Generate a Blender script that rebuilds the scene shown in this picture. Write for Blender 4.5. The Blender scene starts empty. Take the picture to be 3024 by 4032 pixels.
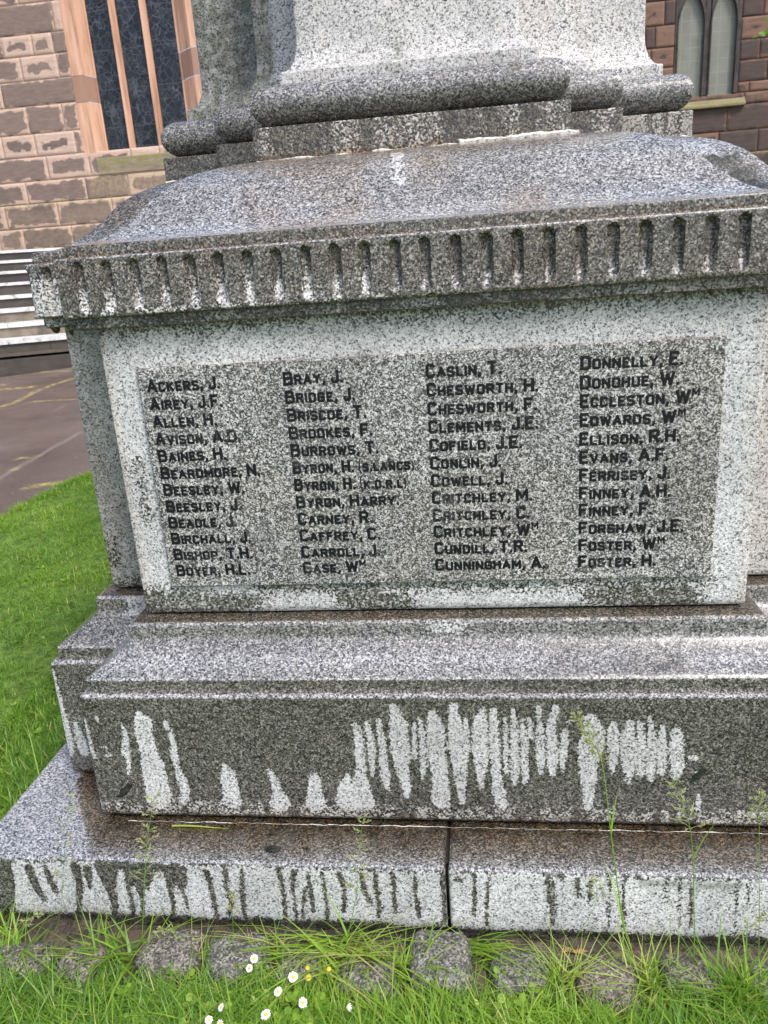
import bpy, math, random
import numpy as np
from mathutils import Matrix, Vector

random.seed(7); RNG = np.random.default_rng(7)
scene = bpy.context.scene
COL = scene.collection

# ------------------------------------------------------------------ camera
cam_data = bpy.data.cameras.new('camera')
cam_data.sensor_fit = 'AUTO'; cam_data.sensor_width = 36.0
cam_data.lens = 3032.5 / 4032 * 36.0
cam_data.clip_start = 0.02; cam_data.clip_end = 2000
cam = bpy.data.objects.new('camera', cam_data); COL.objects.link(cam)
_R = Vector((0.99178871, 0.10871062, -0.06735845))
_U = Vector((0.03047727, 0.31061144, 0.95004825))
_F = Vector((-0.12420263, 0.94430002, -0.30474771))
CAM = Vector((0.1247, -1.7083, 1.5))
cam.matrix_world = Matrix(((_R.x, _U.x, -_F.x, CAM.x), (_R.y, _U.y, -_F.y, CAM.y), (_R.z, _U.z, -_F.z, CAM.z), (0, 0, 0, 1)))
cam_data.dof.use_dof = True; cam_data.dof.focus_distance = 1.85; cam_data.dof.aperture_fstop = 9.0
scene.camera = cam

# ------------------------------------------------------------------ world, sun, exposure
SUN_EL, SUN_AZ = math.radians(52), math.radians(139)      # azimuth clockwise from +Y
world = bpy.data.worlds.new('World'); scene.world = world; world.use_nodes = True
wn = world.node_tree; wn.nodes.clear()
sky = wn.nodes.new('ShaderNodeTexSky'); sky.sky_type = 'NISHITA'; sky.sun_disc = False
sky.sun_elevation = SUN_EL; sky.sun_rotation = SUN_AZ
sky.air_density = 1.0; sky.dust_density = 3.0; sky.ozone_density = 1.0
bg = wn.nodes.new('ShaderNodeBackground'); bg.inputs['Strength'].default_value = 0.15
wo = wn.nodes.new('ShaderNodeOutputWorld')
wn.links.new(sky.outputs[0], bg.inputs[0]); wn.links.new(bg.outputs[0], wo.inputs[0])
sd = bpy.data.lights.new('sun', 'SUN'); sd.energy = 1.5; sd.angle = math.radians(14); sd.color = (1.0, 0.985, 0.965)
so = bpy.data.objects.new('sun', sd); COL.objects.link(so)
sdir = Vector((math.sin(SUN_AZ) * math.cos(SUN_EL), math.cos(SUN_AZ) * math.cos(SUN_EL), math.sin(SUN_EL)))
so.rotation_euler = sdir.to_track_quat('Z', 'Y').to_euler(); so.location = (6, -8, 12)
scene.view_settings.view_transform = 'Standard'; scene.view_settings.look = 'None'
scene.view_settings.gamma = 1.0; scene.view_settings.exposure = 0.92

# ------------------------------------------------------------------ helpers
def link(o, parent=None):
    COL.objects.link(o)
    if parent is not None: o.parent = parent
    return o
def tag(o, label=None, cat=None, group=None, kind=None):
    if label: o['label'] = label
    if cat: o['category'] = cat
    if group: o['group'] = group
    if kind: o['kind'] = kind
    return o
def empty(name, label, cat, loc=(0, 0, 0), group=None):
    o = bpy.data.objects.new(name, None); o.empty_display_size = .1; o.location = loc
    return tag(link(o), label, cat, group)
def mesh_obj(name, verts, faces, mat, parent=None, attrs=None, smooth=False, flat_uvs=None):
    """verts (n,3); faces: (m,k) array or list of lists"""
    me = bpy.data.meshes.new(name)
    verts = np.asarray(verts, np.float32)
    if isinstance(faces, np.ndarray):
        n, k = faces.shape
        me.vertices.add(len(verts)); me.vertices.foreach_set('co', verts.ravel())
        me.loops.add(n * k); me.loops.foreach_set('vertex_index', faces.ravel().astype(np.int32))
        me.polygons.add(n); me.polygons.foreach_set('loop_start', np.arange(n, dtype=np.int32) * k)
        me.polygons.foreach_set('loop_total', np.full(n, k, np.int32))
        me.update(calc_edges=True); me.validate()
    else:
        me.from_pydata([tuple(map(float, v)) for v in verts], [], [tuple(int(i) for i in f) for f in faces]); me.update()
    if attrs:
        for an, av in attrs.items():
            a = me.attributes.new(an, 'FLOAT', 'POINT'); a.data.foreach_set('value', np.asarray(av, np.float32))
    if smooth:
        me.polygons.foreach_set('use_smooth', np.ones(len(me.polygons), bool)); me.set_sharp_from_angle(angle=math.radians(33))
    if mat: me.materials.append(mat)
    o = bpy.data.objects.new(name, me)
    return link(o, parent)
class MB:
    """collects boxes / tubes / quads for one mesh"""
    def __init__(s): s.v = []; s.f = []; s.at = []
    def add(s, vs, fs, a=0.0):
        b = len(s.v); s.v += [tuple(v) for v in vs]; s.f += [tuple(b + i for i in f) for f in fs]; s.at += [a] * len(vs)
    def box(s, x0, x1, y0, y1, z0, z1, a=0.0, c=0.0):
        if c <= 0:
            vs = [(x, y, z) for x in (x0, x1) for y in (y0, y1) for z in (z0, z1)]
            s.add(vs, [(0, 1, 3, 2), (4, 6, 7, 5), (0, 4, 5, 1), (2, 3, 7, 6), (0, 2, 6, 4), (1, 5, 7, 3)], a)
        else:   # box with chamfered front (y0) edges
            vs = [(x0 + c, y0, z0 + c), (x1 - c, y0, z0 + c), (x1 - c, y0, z1 - c), (x0 + c, y0, z1 - c),
                  (x0, y0 + c, z0), (x1, y0 + c, z0), (x1, y0 + c, z1), (x0, y0 + c, z1),
                  (x0, y1, z0), (x1, y1, z0), (x1, y1, z1), (x0, y1, z1)]
            s.add(vs, [(0, 1, 2, 3), (0, 4, 5, 1), (1, 5, 6, 2), (2, 6, 7, 3), (3, 7, 4, 0),
                       (4, 8, 9, 5), (5, 9, 10, 6), (6, 10, 11, 7), (7, 11, 8, 4), (8, 11, 10, 9)], a)
    def tube(s, pts, rad, n=6, a=0.0, cap=True):
        pts = [Vector(p) for p in pts]
        if not hasattr(rad, '__len__'): rad = [rad] * len(pts)
        rings = []; vs = []
        for i, p in enumerate(pts):
            t = (pts[min(i + 1, len(pts) - 1)] - pts[max(i - 1, 0)]).normalized()
            r = t.orthogonal().normalized() if i == 0 else (r0 - t * r0.dot(t)).normalized()
            r0 = r; q = t.cross(r)
            for k in range(n):
                an = 2 * math.pi * k / n
                vs.append(p + (r * math.cos(an) + q * math.sin(an)) * rad[i])
        fs = [(i * n + k, i * n + (k + 1) % n, (i + 1) * n + (k + 1) % n, (i + 1) * n + k) for i in range(len(pts) - 1) for k in range(n)]
        if cap: fs += [tuple(range(n - 1, -1, -1)), tuple((len(pts) - 1) * n + k for k in range(n))]
        s.add(vs, fs, a)
    def build(s, name, mat, parent=None, attr=None, smooth=False):
        return mesh_obj(name, np.array(s.v), s.f, mat, parent, {attr: s.at} if attr else None, smooth)

def hash3(ix, iy, iz, seed):
    h = (ix * 374761393 + iy * 668265263 + iz * 2147483647 + seed * 1274126177) & 0xffffffff
    h = ((h ^ (h >> 13)) * 1274126177) & 0xffffffff
    return ((h ^ (h >> 16)) & 0xffff) / 65535.0
def vnoise(p, seed=0):
    p = np.asarray(p, float); i = np.floor(p).astype(np.int64); f = p - i; f = f * f * (3 - 2 * f)
    out = 0
    for dx in (0, 1):
        for dy in (0, 1):
            for dz in (0, 1):
                w = (f[..., 0] if dx else 1 - f[..., 0]) * (f[..., 1] if dy else 1 - f[..., 1]) * (f[..., 2] if dz else 1 - f[..., 2])
                out = out + w * hash3(i[..., 0] + dx, i[..., 1] + dy, i[..., 2] + dz, seed)
    return out
def fbm(p, seed=0, oct=3):
    p = np.asarray(p, float); s = 0; a = .5; t = 0
    for k in range(oct):
        s = s + a * vnoise(p * 2 ** k, seed + k); t += a; a *= .5
    return s / t
def sstep(a, b, x):
    t = np.clip((x - a) / (b - a), 0, 1); return t * t * (3 - 2 * t)

# ------------------------------------------------------------------ material helpers
class NT:
    def __init__(s, name):
        s.m = bpy.data.materials.new(name); s.m.use_nodes = True; s.t = s.m.node_tree; s.t.nodes.clear()
        s.out = s.n('ShaderNodeOutputMaterial')
    def n(s, typ, **kw):
        nd = s.t.nodes.new(typ)
        for k, v in kw.items(): setattr(nd, k, v)
        return nd
    def l(s, a, b): s.t.links.new(a, b)
    def val(s, x, sock):
        if isinstance(x, (int, float)): sock.default_value = x
        elif isinstance(x, (tuple, list)): sock.default_value = (*x, 1) if len(x) == 3 and len(sock.default_value) == 4 else x
        else: s.l(x, sock)
    def coord(s): return s.n('ShaderNodeTexCoord').outputs['Object']
    def attr(s, name): return s.n('ShaderNodeAttribute', attribute_name=name).outputs['Fac']
    def math(s, op, a, b=0.0, c=None, clamp=False):
        nd = s.n('ShaderNodeMath', operation=op, use_clamp=clamp); s.val(a, nd.inputs[0]); s.val(b, nd.inputs[1])
        if c is not None: s.val(c, nd.inputs[2])
        return nd.outputs[0]
    def mix(s, f, a, b, mode='MIX'):
        nd = s.n('ShaderNodeMix', data_type='RGBA', blend_type=mode); s.val(f, nd.inputs[0]); s.val(a, nd.inputs[6]); s.val(b, nd.inputs[7])
        return nd.outputs[2]
    def mapr(s, x, a, b, c=0.0, d=1.0, smooth=False):
        nd = s.n('ShaderNodeMapRange', interpolation_type='SMOOTHSTEP' if smooth else 'LINEAR'); s.val(x, nd.inputs[0])
        for k, v in zip((1, 2, 3, 4), (a, b, c, d)): s.val(v, nd.inputs[k])
        return nd.outputs[0]
    def noise(s, co, scale, detail=2.0, rough=.5, out='Fac'):
        nd = s.n('ShaderNodeTexNoise'); s.l(co, nd.inputs['Vector']); nd.inputs['Scale'].default_value = scale
        nd.inputs['Detail'].default_value = detail; nd.inputs['Roughness'].default_value = rough; return nd.outputs[out]
    def voro(s, co, scale, out='Color', feature='F1'):
        nd = s.n('ShaderNodeTexVoronoi', feature=feature); s.l(co, nd.inputs['Vector']); nd.inputs['Scale'].default_value = scale
        return nd.outputs[out]
    def sep(s, c, k=0):
        nd = s.n('ShaderNodeSeparateColor'); s.l(c, nd.inputs[0]); return nd.outputs[k]
    def xyz(s, c, k):
        nd = s.n('ShaderNodeSeparateXYZ'); s.l(c, nd.inputs[0]); return nd.outputs[k]
    def scale(s, co, v):
        nd = s.n('ShaderNodeMapping'); s.l(co, nd.inputs[0]); nd.inputs['Scale'].default_value = v; return nd.outputs[0]
    def ramp(s, x, stops, interp='LINEAR'):
        nd = s.n('ShaderNodeValToRGB'); s.val(x, nd.inputs[0]); r = nd.color_ramp; r.interpolation = interp
        while len(r.elements) < len(stops): r.elements.new(.5)
        for e, (p, c) in zip(r.elements, stops):
            e.position = p; e.color = (*c, 1) if hasattr(c, '__len__') else (c, c, c, 1)
        return nd.outputs[0]
    def bump(s, h, strength=.3, dist=.002):
        nd = s.n('ShaderNodeBump'); s.l(h, nd.inputs['Height']); nd.inputs['Strength'].default_value = strength; nd.inputs['Distance'].default_value = dist
        return nd.outputs[0]
    def bsdf(s, col, rough=.6, normal=None, spec=.5, **kw):
        nd = s.n('ShaderNodeBsdfPrincipled'); s.val(col, nd.inputs['Base Color']); s.val(rough, nd.inputs['Roughness'])
        s.val(spec, nd.inputs['Specular IOR Level'])
        if normal is not None: s.l(normal, nd.inputs['Normal'])
        for k, v in kw.items(): s.val(v, nd.inputs[k])
        s.l(nd.outputs[0], s.out.inputs[0]); return nd

def granite(name, plaque=False):
    """wet / dry speckled granite. Attributes: dry 0..1, rust 0..1 (brown run-off stain, painted reflection), dirt 0..1 (dark algae, painted shade), pale 0..1 (pale stone, painted sky sheen)"""
    t = NT(name); co = t.coord()
    v1 = t.sep(t.voro(co, 250)); v2 = t.sep(t.voro(co, 430)); v3 = t.voro(co, 250)
    v3r = t.sep(v3, 1)
    g = t.math('ADD', t.math('MULTIPLY', v1, .5), t.math('MULTIPLY', v2, .5))
    g = t.math('ADD', g, t.math('MULTIPLY', t.math('SUBTRACT', t.noise(co, 120, 2), .5), .35), clamp=True)
    if plaque:
        dryc = t.ramp(g, [(.18, (.012, .012, .012)), (.36, (.048, .048, .048)), (.5, (.150, .149, .146)), (.64, (.36, .36, .352)), (.9, (.66, .66, .65))])
        wetc = dryc
    else:
        dryc = t.ramp(g, [(.10, (.035, .036, .038)), (.24, (.150, .153, .155)), (.36, (.36, .365, .366)), (.60, (.525, .53, .53)), (.95, (.68, .684, .682))])
        wetc = t.ramp(g, [(.14, (.010, .010, .010)), (.36, (.040, .040, .037)), (.54, (.094, .092, .084)), (.72, (.185, .180, .164)), (.95, (.39, .375, .34))])
    # ragged, grain-sized wet line
    nz = t.math('ADD', t.math('MULTIPLY', t.math('SUBTRACT', t.noise(co, 55, 3, .6), .5), .75), t.math('MULTIPLY', t.math('SUBTRACT', v1, .5), .55))
    dry = t.mapr(t.math('ADD', t.attr('dry'), nz), .30, .70, smooth=True)
    if plaque: dry = t.attr('dry')
    wetc = t.mix(t.attr('pale'), wetc, t.ramp(g, [(.14, (.022, .023, .027)), (.34, (.115, .118, .128)), (.5, (.28, .285, .30)), (.68, (.47, .475, .49)), (.95, (.72, .72, .73))]))
    col = t.mix(dry, wetc, dryc)
    big = t.mapr(t.noise(co, 3.2, 5, .65), .25, .75, .72, 1.22)
    mul = t.n('ShaderNodeCombineColor'); [t.l(big, mul.inputs[i]) for i in range(3)]
    col = t.mix(1.0, col, mul.outputs[0], 'MULTIPLY')
    # feldspar grains, pinkish
    pk = t.mapr(v3r, .86, .94); col = t.mix(t.math('MULTIPLY', pk, .22), col, (.27, .205, .145))
    rn = t.math('MULTIPLY', t.attr('rust_refl'), t.mapr(t.noise(co, 26, 3), .25, .7, .45, 1.15), clamp=True)
    col = t.mix(rn, col, t.mix(1.0, col, (.80, .56, .34), 'MULTIPLY'))
    dn = t.math('MULTIPLY', t.attr('dirt_shade'), t.mapr(t.noise(co, 40, 3), .3, .65, .5, 1.1), clamp=True)
    col = t.mix(dn, col, t.mix(1.0, col, (.30, .31, .25), 'MULTIPLY'))
    up = t.mapr(t.xyz(t.n('ShaderNodeNewGeometry').outputs['Normal'], 2), .55, .95, smooth=True)   # rain lies on level faces
    rough = t.mapr(dry, 0, 1, .33, .72)
    rough = t.math('ADD', rough, t.math('MULTIPLY', t.math('SUBTRACT', v2, .5), .22))
    film = t.math('MULTIPLY', up, t.mapr(t.attr('dry'), .75, .3, 0, 1))
    rough = t.math('ADD', rough, t.math('MULTIPLY', film, t.math('SUBTRACT', .17, rough)))
    h = t.math('ADD', t.math('MULTIPLY', v1, .6), t.math('MULTIPLY', t.noise(co, 130, 3), .9))
    t.bsdf(col, rough, t.bump(h, .38, .0016), t.math('ADD', .5, t.math('MULTIPLY', film, .45)))
    return t.m
M_GRANITE = granite('granite')
M_PLAQUE = granite('plaque_granite', True)

# traced stains: chains of (x, z, half width) in metres on each face
FRONT_STAIN=[[[-.185,.462,.009],[-.18,.423,.011],[-.183,.334,.013],[-.184,.275,.023],[-.182,.247,.027]],
 [[-.158,.47,.006],[-.152,.423,.009],[-.152,.37,.009],[-.155,.325,.003]],
 [[-.129,.479,.006],[-.125,.423,.008],[-.126,.357,.011],[-.123,.312,.011],[-.119,.285,.003]],
 [[-.091,.513,.009],[-.083,.466,.022],[-.083,.402,.023],[-.08,.335,.015],[-.073,.291,.011],[-.075,.263,.004]],
 [[-.046,.466,.005],[-.049,.38,.007]],
 [[-.031,.483,.004],[-.028,.424,.008],[-.029,.358,.008],[-.033,.318,.003]],
 [[-.0,.496,.011],[.004,.467,.02],[.004,.381,.022],[.01,.314,.019],[.009,.256,.023]],
 [[.048,.517,.009],[.05,.467,.016],[.058,.403,.024],[.058,.337,.016],[.059,.279,.01],[.06,.248,.004]],
 [[.076,.484,.005],[.076,.424,.007]],
 [[.116,.509,.006],[.108,.467,.018],[.108,.403,.02],[.108,.338,.013],[.105,.293,.005]],
 [[.141,.505,.008],[.141,.425,.012],[.143,.338,.011],[.147,.281,.015],[.154,.249,.015]],
 [[.168,.488,.004],[.165,.339,.005]],
 [[-.412,.335,.005],[-.401,.308,.012],[-.397,.276,.012],[-.394,.243,.028]],
 [[-.298,.314,.014],[-.302,.273,.018],[-.302,.245,.027]],
 [[-.215,.325,.006],[-.222,.288,.02],[-.221,.251,.031]],
 [[.186,.505,.005],[.187,.425,.01],[.187,.339,.011],[.186,.304,.004]],
 [[.205,.48,.004],[.21,.425,.01],[.211,.339,.008],[.21,.309,.005]],
 [[.223,.484,.005],[.226,.434,.006]],
 [[.243,.517,.005],[.246,.468,.007],[.246,.383,.01],[.247,.34,.005]],
 [[.283,.515,.007],[.271,.468,.01],[.273,.383,.014],[.274,.336,.008]],
 [[.303,.451,.007],[.299,.405,.01],[.298,.375,.007],[.298,.345,.004]],
 [[.36,.481,.016],[.368,.448,.024],[.361,.406,.03],[.355,.363,.021],[.357,.32,.018],[.358,.276,.014],[.357,.245,.01]],
 [[.408,.468,.008],[.41,.444,.014],[.413,.406,.012],[.412,.363,.009],[.412,.342,.004]],
 [[.447,.473,.009],[.445,.427,.018],[.447,.364,.016],[.448,.33,.007],[.448,.312,.002]],
 [[.471,.473,.007],[.473,.427,.01],[.476,.343,.01]],
 [[.491,.489,.004],[.496,.448,.008],[.497,.386,.01],[.498,.322,.007]],
 [[.518,.461,.007],[.52,.407,.012],[.521,.344,.009]],
 [[.548,.449,.012],[.554,.428,.015],[.552,.395,.015],[.557,.365,.017],[.553,.335,.011]],
 [[.587,.382,.008],[.596,.38,.006]],
 [[.601,.345,.004],[.604,.323,.002]],
 [[.606,.28,.003],[.608,.245,.006]],
 [[.313,.476,.005],[.315,.476,.004]],
 [[-.723,.495,.006],[-.715,.474,.022],[-.719,.43,.022],[-.714,.386,.022],[-.71,.341,.031],[-.709,.295,.032],[-.709,.249,.033]],
 [[-.657,.47,.007],[-.648,.439,.006],[-.646,.404,.006],[-.649,.382,.011],[-.647,.342,.007],[-.641,.306,.012],[-.636,.274,.012],[-.643,.241,.01]],
 [[-.769,.461,.004],[-.765,.43,.006],[-.774,.39,.012],[-.77,.363,.006],[-.778,.322,.005]],
 [[-.522,.348,.006],[-.518,.316,.02],[-.516,.276,.022],[-.516,.244,.024]],
 [[-.833,.482,.005],[-.832,.476,.004]],
 [[-.823,.374,.005],[-.818,.38,.004]],
 [[-.866,.478,.003],[-.865,.42,.005],[-.861,.366,.005]],
 [[-.833,.398,.003],[-.825,.396,.002]]]
CORE_STAIN=[[[-1.035,.513,.005],[-1.038,.447,.008],[-1.036,.37,.011],[-1.035,.311,.013],[-1.038,.262,.013]],
 [[-1.003,.356,.006],[-.999,.312,.013],[-.995,.262,.014]]]
PLINTH_STAIN=[[[-1.002,.15,.013],[-.996,.103,.012],[-.982,.056,.009]],
 [[-.959,.16,.006],[-.953,.114,.009],[-.944,.081,.008]],
 [[-.88,.158,.014],[-.877,.117,.01],[-.886,.069,.008],[-.896,.021,.008]],
 [[-.849,.155,.012],[-.852,.099,.006]],
 [[-.8,.147,.028],[-.801,.096,.014],[-.797,.054,.01],[-.804,.016,.008]],
 [[-.738,.145,.02],[-.754,.098,.006],[-.752,.065,.006],[-.756,.018,.008]],
 [[-.714,.146,.019],[-.724,.113,.012],[-.725,.057,.005],[-.734,.009,.006]],
 [[-.695,.146,.016],[-.706,.1,.005]],
 [[-.633,.144,.026],[-.648,.102,.007],[-.647,.06,.006],[-.649,.022,.006]],
 [[-.616,.135,.02],[-.618,.094,.005],[-.611,.062,.005],[-.612,.033,.004]],
 [[-.548,.156,.008],[-.543,.111,.007],[-.542,.065,.007],[-.54,.022,.006]],
 [[-.501,.166,.007],[-.505,.112,.007],[-.499,.066,.006],[-.508,.029,.006]],
 [[-.46,.168,.005],[-.466,.123,.006],[-.469,.068,.007],[-.471,.021,.005]],
 [[-1.074,.171,.029],[-1.082,.1,.033],[-1.091,.028,.025]],
 [[-.82,.165,.012],[-.68,.165,.012],[-.604,.163,.01]],
 [[-.371,.171,.008],[-.367,.135,.006],[-.366,.081,.006],[-.368,.025,.005]],
 [[-.335,.163,.009],[-.341,.136,.007],[-.343,.082,.004],[-.342,.027,.005]],
 [[-.314,.115,.005],[-.32,.074,.005],[-.327,.023,.004]],
 [[-.302,.16,.004],[-.299,.084,.007],[-.299,.047,.006]],
 [[-.267,.165,.004],[-.266,.121,.005],[-.265,.071,.005],[-.267,.025,.005]],
 [[-.226,.158,.008],[-.219,.118,.006],[-.224,.05,.006]],
 [[-.175,.164,.006],[-.172,.116,.007],[-.16,.076,.005]],
 [[-.143,.161,.007],[-.143,.117,.006],[-.138,.076,.006],[-.143,.04,.006]],
 [[-.103,.167,.006],[-.099,.123,.006],[-.103,.055,.005]],
 [[-.05,.169,.003],[-.053,.116,.005],[-.048,.08,.006],[-.047,.04,.005]],
 [[.013,.171,.005],[.013,.096,.005],[.012,.024,.005]],
 [[.086,.169,.005],[.084,.108,.006],[.082,.054,.005]],
 [[.119,.166,.004],[.113,.1,.005],[.11,.028,.004]],
 [[.047,.155,.009],[.054,.15,.007]],
 [[.25,.176,.005],[.252,.124,.007],[.259,.079,.005],[.26,.029,.004]],
 [[.262,.155,.004],[.267,.066,.004]],
 [[.281,.169,.004],[.281,.16,.004]],
 [[.314,.166,.006],[.318,.117,.005]],
 [[.345,.162,.006],[.342,.123,.004],[.341,.083,.002]],
 [[.385,.168,.004],[.385,.107,.003],[.385,.031,.003]],
 [[.418,.169,.004],[.415,.13,.004],[.419,.037,.005]],
 [[.506,.173,.004],[.508,.103,.002]],
 [[.535,.169,.003],[.541,.042,.003]],
 [[.56,.157,.005],[.564,.043,.004]],
 [[.655,.169,.003],[.657,.118,.003],[.663,.03,.002]],
 [[.679,.17,.003],[.683,.102,.002]]]
DIE_STAIN=[[[-.707,.722,.049],[-.573,.716,.042],[-.429,.724,.022]],
 [[-.217,.739,.029],[-.149,.719,.045],[-.058,.717,.025]],
 [[.376,.728,.026],[.455,.726,.042],[.592,.712,.046]],
 [[-.68,1.091,.009],[-.681,.951,.012]],
 [[-.424,.761,.016],[.295,.757,.013],[.641,.758,.01]]]
# ------------------------------------------------------------------ terrain
def terr(x, y):
    s = np.asarray(y, float) - .6
    return -.02 + .045 * (s + np.sqrt(s * s + .05))

# ------------------------------------------------------------------ the memorial: plans and sweeps
YC = 1.0683; WB, WC, PR = .7267, .8971, .1712
PLAN_LOW = [(-WB, 0), (WB, 0), (WB, PR), (WC, PR), (WC, 2 * YC - PR), (WB, 2 * YC - PR), (WB, 2 * YC), (-WB, 2 * YC), (-WB, 2 * YC - PR), (-WC, 2 * YC - PR), (-WC, PR), (-WB, PR)]
W2, C2, F2, CF2, S2, B2 = .3854, .5371, .3399, .5232, .672, .7461
_h = [(-W2, F2), (W2, F2), (W2, CF2), (C2, CF2), (C2, S2), (B2, S2)]
PLAN_UP = [(x - .0208, y) for x, y in _h + [(x, 2 * YC - y) for x, y in _h[::-1]] + [(-x, 2 * YC - y) for x, y in _h[2:]] + [(-x, y) for x, y in _h[::-1][:4]]]

def offset_poly(poly, o):
    P = np.array(poly, float); n = len(P); out = []
    for i in range(n):
        a = P[i] - P[i - 1]; b = P[(i + 1) % n] - P[i]
        a /= np.linalg.norm(a); b /= np.linalg.norm(b)
        na = np.array([a[1], -a[0]]); nb = np.array([b[1], -b[0]])
        m = (na + nb) / (1 + na @ nb)
        out.append(P[i] + m * o)
    return np.array(out)
def edge_ts(poly, res):
    P = np.array(poly, float); out = []
    for i in range(len(P)):
        L = np.linalg.norm(P[(i + 1) % len(P)] - P[i]); r = res(i) if callable(res) else res
        k = max(2, int(math.ceil(L / r))); out.append(np.linspace(0, 1, k + 1))
    return out
def ring(poly, o, ts, rc):
    Q = offset_poly(poly, o); n = len(Q); pts = []
    for i in range(n):
        A, B = Q[i], Q[(i + 1) % n]; L = np.linalg.norm(B - A); d = (B - A) / L; r = min(rc, L * .3)
        t = r + ts[i] * (L - 2 * r)
        pts.append(A + t[:, None] * d)
        C = Q[(i + 2) % n]; e = (C - B) / np.linalg.norm(C - B); r2 = min(rc, np.linalg.norm(C - B) * .3)
        mid = B - d * r * .29 + e * r2 * .29
        pts.append(mid[None])
    return np.concatenate(pts)
def densify(prof, res, keep=True):
    out = [prof[0]]
    for a, b in zip(prof[:-1], prof[1:]):
        L = math.hypot(b[0] - a[0], b[1] - a[1]); r = res
        k = max(1, int(math.ceil(L / r)))
        out += [(a[0] + (b[0] - a[0]) * j / k, a[1] + (b[1] - a[1]) * j / k) for j in range(1, k + 1)]
    return out
def sweep(poly, prof, res_h=.02, res_v=.02, rc=.004, wob=.0012, wseed=1):
    ts = edge_ts(poly, res_h); prof = densify(prof, res_v)
    rings = [ring(poly, o, ts, rc) for o, z in prof]; n = len(rings[0])
    V = np.concatenate([np.column_stack([r, np.full(n, z)]) for r, (o, z) in zip(rings, prof)])
    O = np.repeat([o for o, z in prof], n)
    k = np.arange(n); F = []
    for j in range(len(prof) - 1):
        F.append(np.column_stack([j * n + k, j * n + (k + 1) % n, (j + 1) * n + (k + 1) % n, (j + 1) * n + k]))
    F = np.concatenate(F)
    if wob:
        q = V * 9
        V = V + np.column_stack([fbm(q, wseed) - .5, fbm(q, wseed + 9) - .5, (fbm(q, wseed + 17) - .5)]) * 2 * wob
    return V, F, O
def chains_val(X, Z, chains, soft):
    out = np.full(len(X), -9.0)
    for ch in chains:
        for a, b in zip(ch[:-1], ch[1:]):
            ax, az, ah = a; bx, bz, bh = b
            dx, dz = bx - ax, bz - az; L2 = dx * dx + dz * dz + 1e-12
            t = np.clip(((X - ax) * dx + (Z - az) * dz) / L2, 0, 1)
            d = np.hypot(X - ax - t * dx, Z - az - t * dz)
            out = np.maximum(out, (ah + (bh - ah) * t - d))
    return np.clip(.5 + out / (2 * soft), 0, 1)
def streaks(X, Z, z0, z1, seed, dens=.5, freq=38):
    """run-off streaks: noise stretched along z"""
    q = np.column_stack([X * freq, Z * 2.2, np.full(len(X), seed * 3.1)])
    return sstep(.45, .62, fbm(q, seed) + dens - .5)

memorial = empty('war_memorial', 'grey granite war memorial pedestal carved with rows of black lettered names, wet with rain', 'memorial')

# -- plinth: two stones meeting in an open joint
XJ = .023
def plinth_stone(x0, x1):
    poly = [(x0, -.2888), (x1, -.2888), (x1, 2 * YC + .2888), (x0, 2 * YC + .2888)]
    prof = [(-.006, -.06), (-.004, 0.0), (0, .012), (0, .172), (-.0025, .1785), (-.009, .1812), (-.03, .1815), (-.2, .1822), (-.45, .183)]
    V, F, O = sweep(poly, prof, lambda i: .006 if i == 0 else .03, .006, .006, .0011, 3)
    X, Y, Z = V.T
    front = (Y < -.27) & (Z < .176)
    wet = chains_val(X, Z, PLINTH_STAIN, .004)
    wet = np.maximum(wet, .62 * sstep(.167, .178, Z + .012 * (fbm(np.column_stack([X * 30, Z * 0, Z * 0]), 5) - .3)))
    wet = np.maximum(wet, sstep(.030, .006, Z + .022 * (fbm(np.column_stack([X * 16, Z * 0, Z * 0]), 8) - .5)))
    dry = np.where(front, 1 - wet, .06)
    side = (X < -1.14) & (Z < .176); dry = np.where(side & ~front, .8 - .6 * streaks(Y, Z, 0, .2, 6), dry)
    dirt_shade = np.where(front, .75 * sstep(.045, .0, Z) + .40 * wet, 0)
    dirt_shade = np.where(front & (X > .45), np.maximum(dirt_shade, .6 * sstep(.016, .004, np.abs(Z - .158)) * sstep(.5, .62, fbm(V * 14, 31))), dirt_shade)
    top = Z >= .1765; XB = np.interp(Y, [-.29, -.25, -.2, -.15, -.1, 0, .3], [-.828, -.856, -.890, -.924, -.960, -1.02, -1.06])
    dry = np.where(top, .03, dry); pale = np.where(top, np.where(X < XB, .78, .34 * sstep(-.235, -.275, Y)), 0)  # pale area left of XB paints the sky's reflection in the wet top
    rust_refl = np.where(top, sstep(-.29, -.16, Y) * sstep(-.012, .012, X - XB + .02 * (fbm(V * 22, 3) - .5)) * (.75 + .4 * fbm(V * 8, 4)), .0)  # brown right of XB: stain colour laid out as the block's painted reflection
    dirt_shade = np.where(top & (X > -.86), np.maximum(dirt_shade, .75 * 1.15 * sstep(-.245, -.165, Y + .05 * (fbm(V * 7, 12) - .5))), dirt_shade)  # darker towards the block, its mirrored dark face painted in
    dirt_shade = np.maximum(dirt_shade, .8 * sstep(.012, .003, np.abs(X - XJ)) * (Y < -.1))
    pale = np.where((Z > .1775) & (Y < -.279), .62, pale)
    return mesh_obj('plinth_stone', V, F, M_GRANITE, memorial, dict(dry=dry, rust_refl=rust_refl, dirt_shade=dirt_shade, pale=pale), True)
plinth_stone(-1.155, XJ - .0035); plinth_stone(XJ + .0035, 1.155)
mbj = MB(); mbj.box(-1.13, 1.13, -.262, 2 * YC + .26, -.06, .16)

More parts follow.
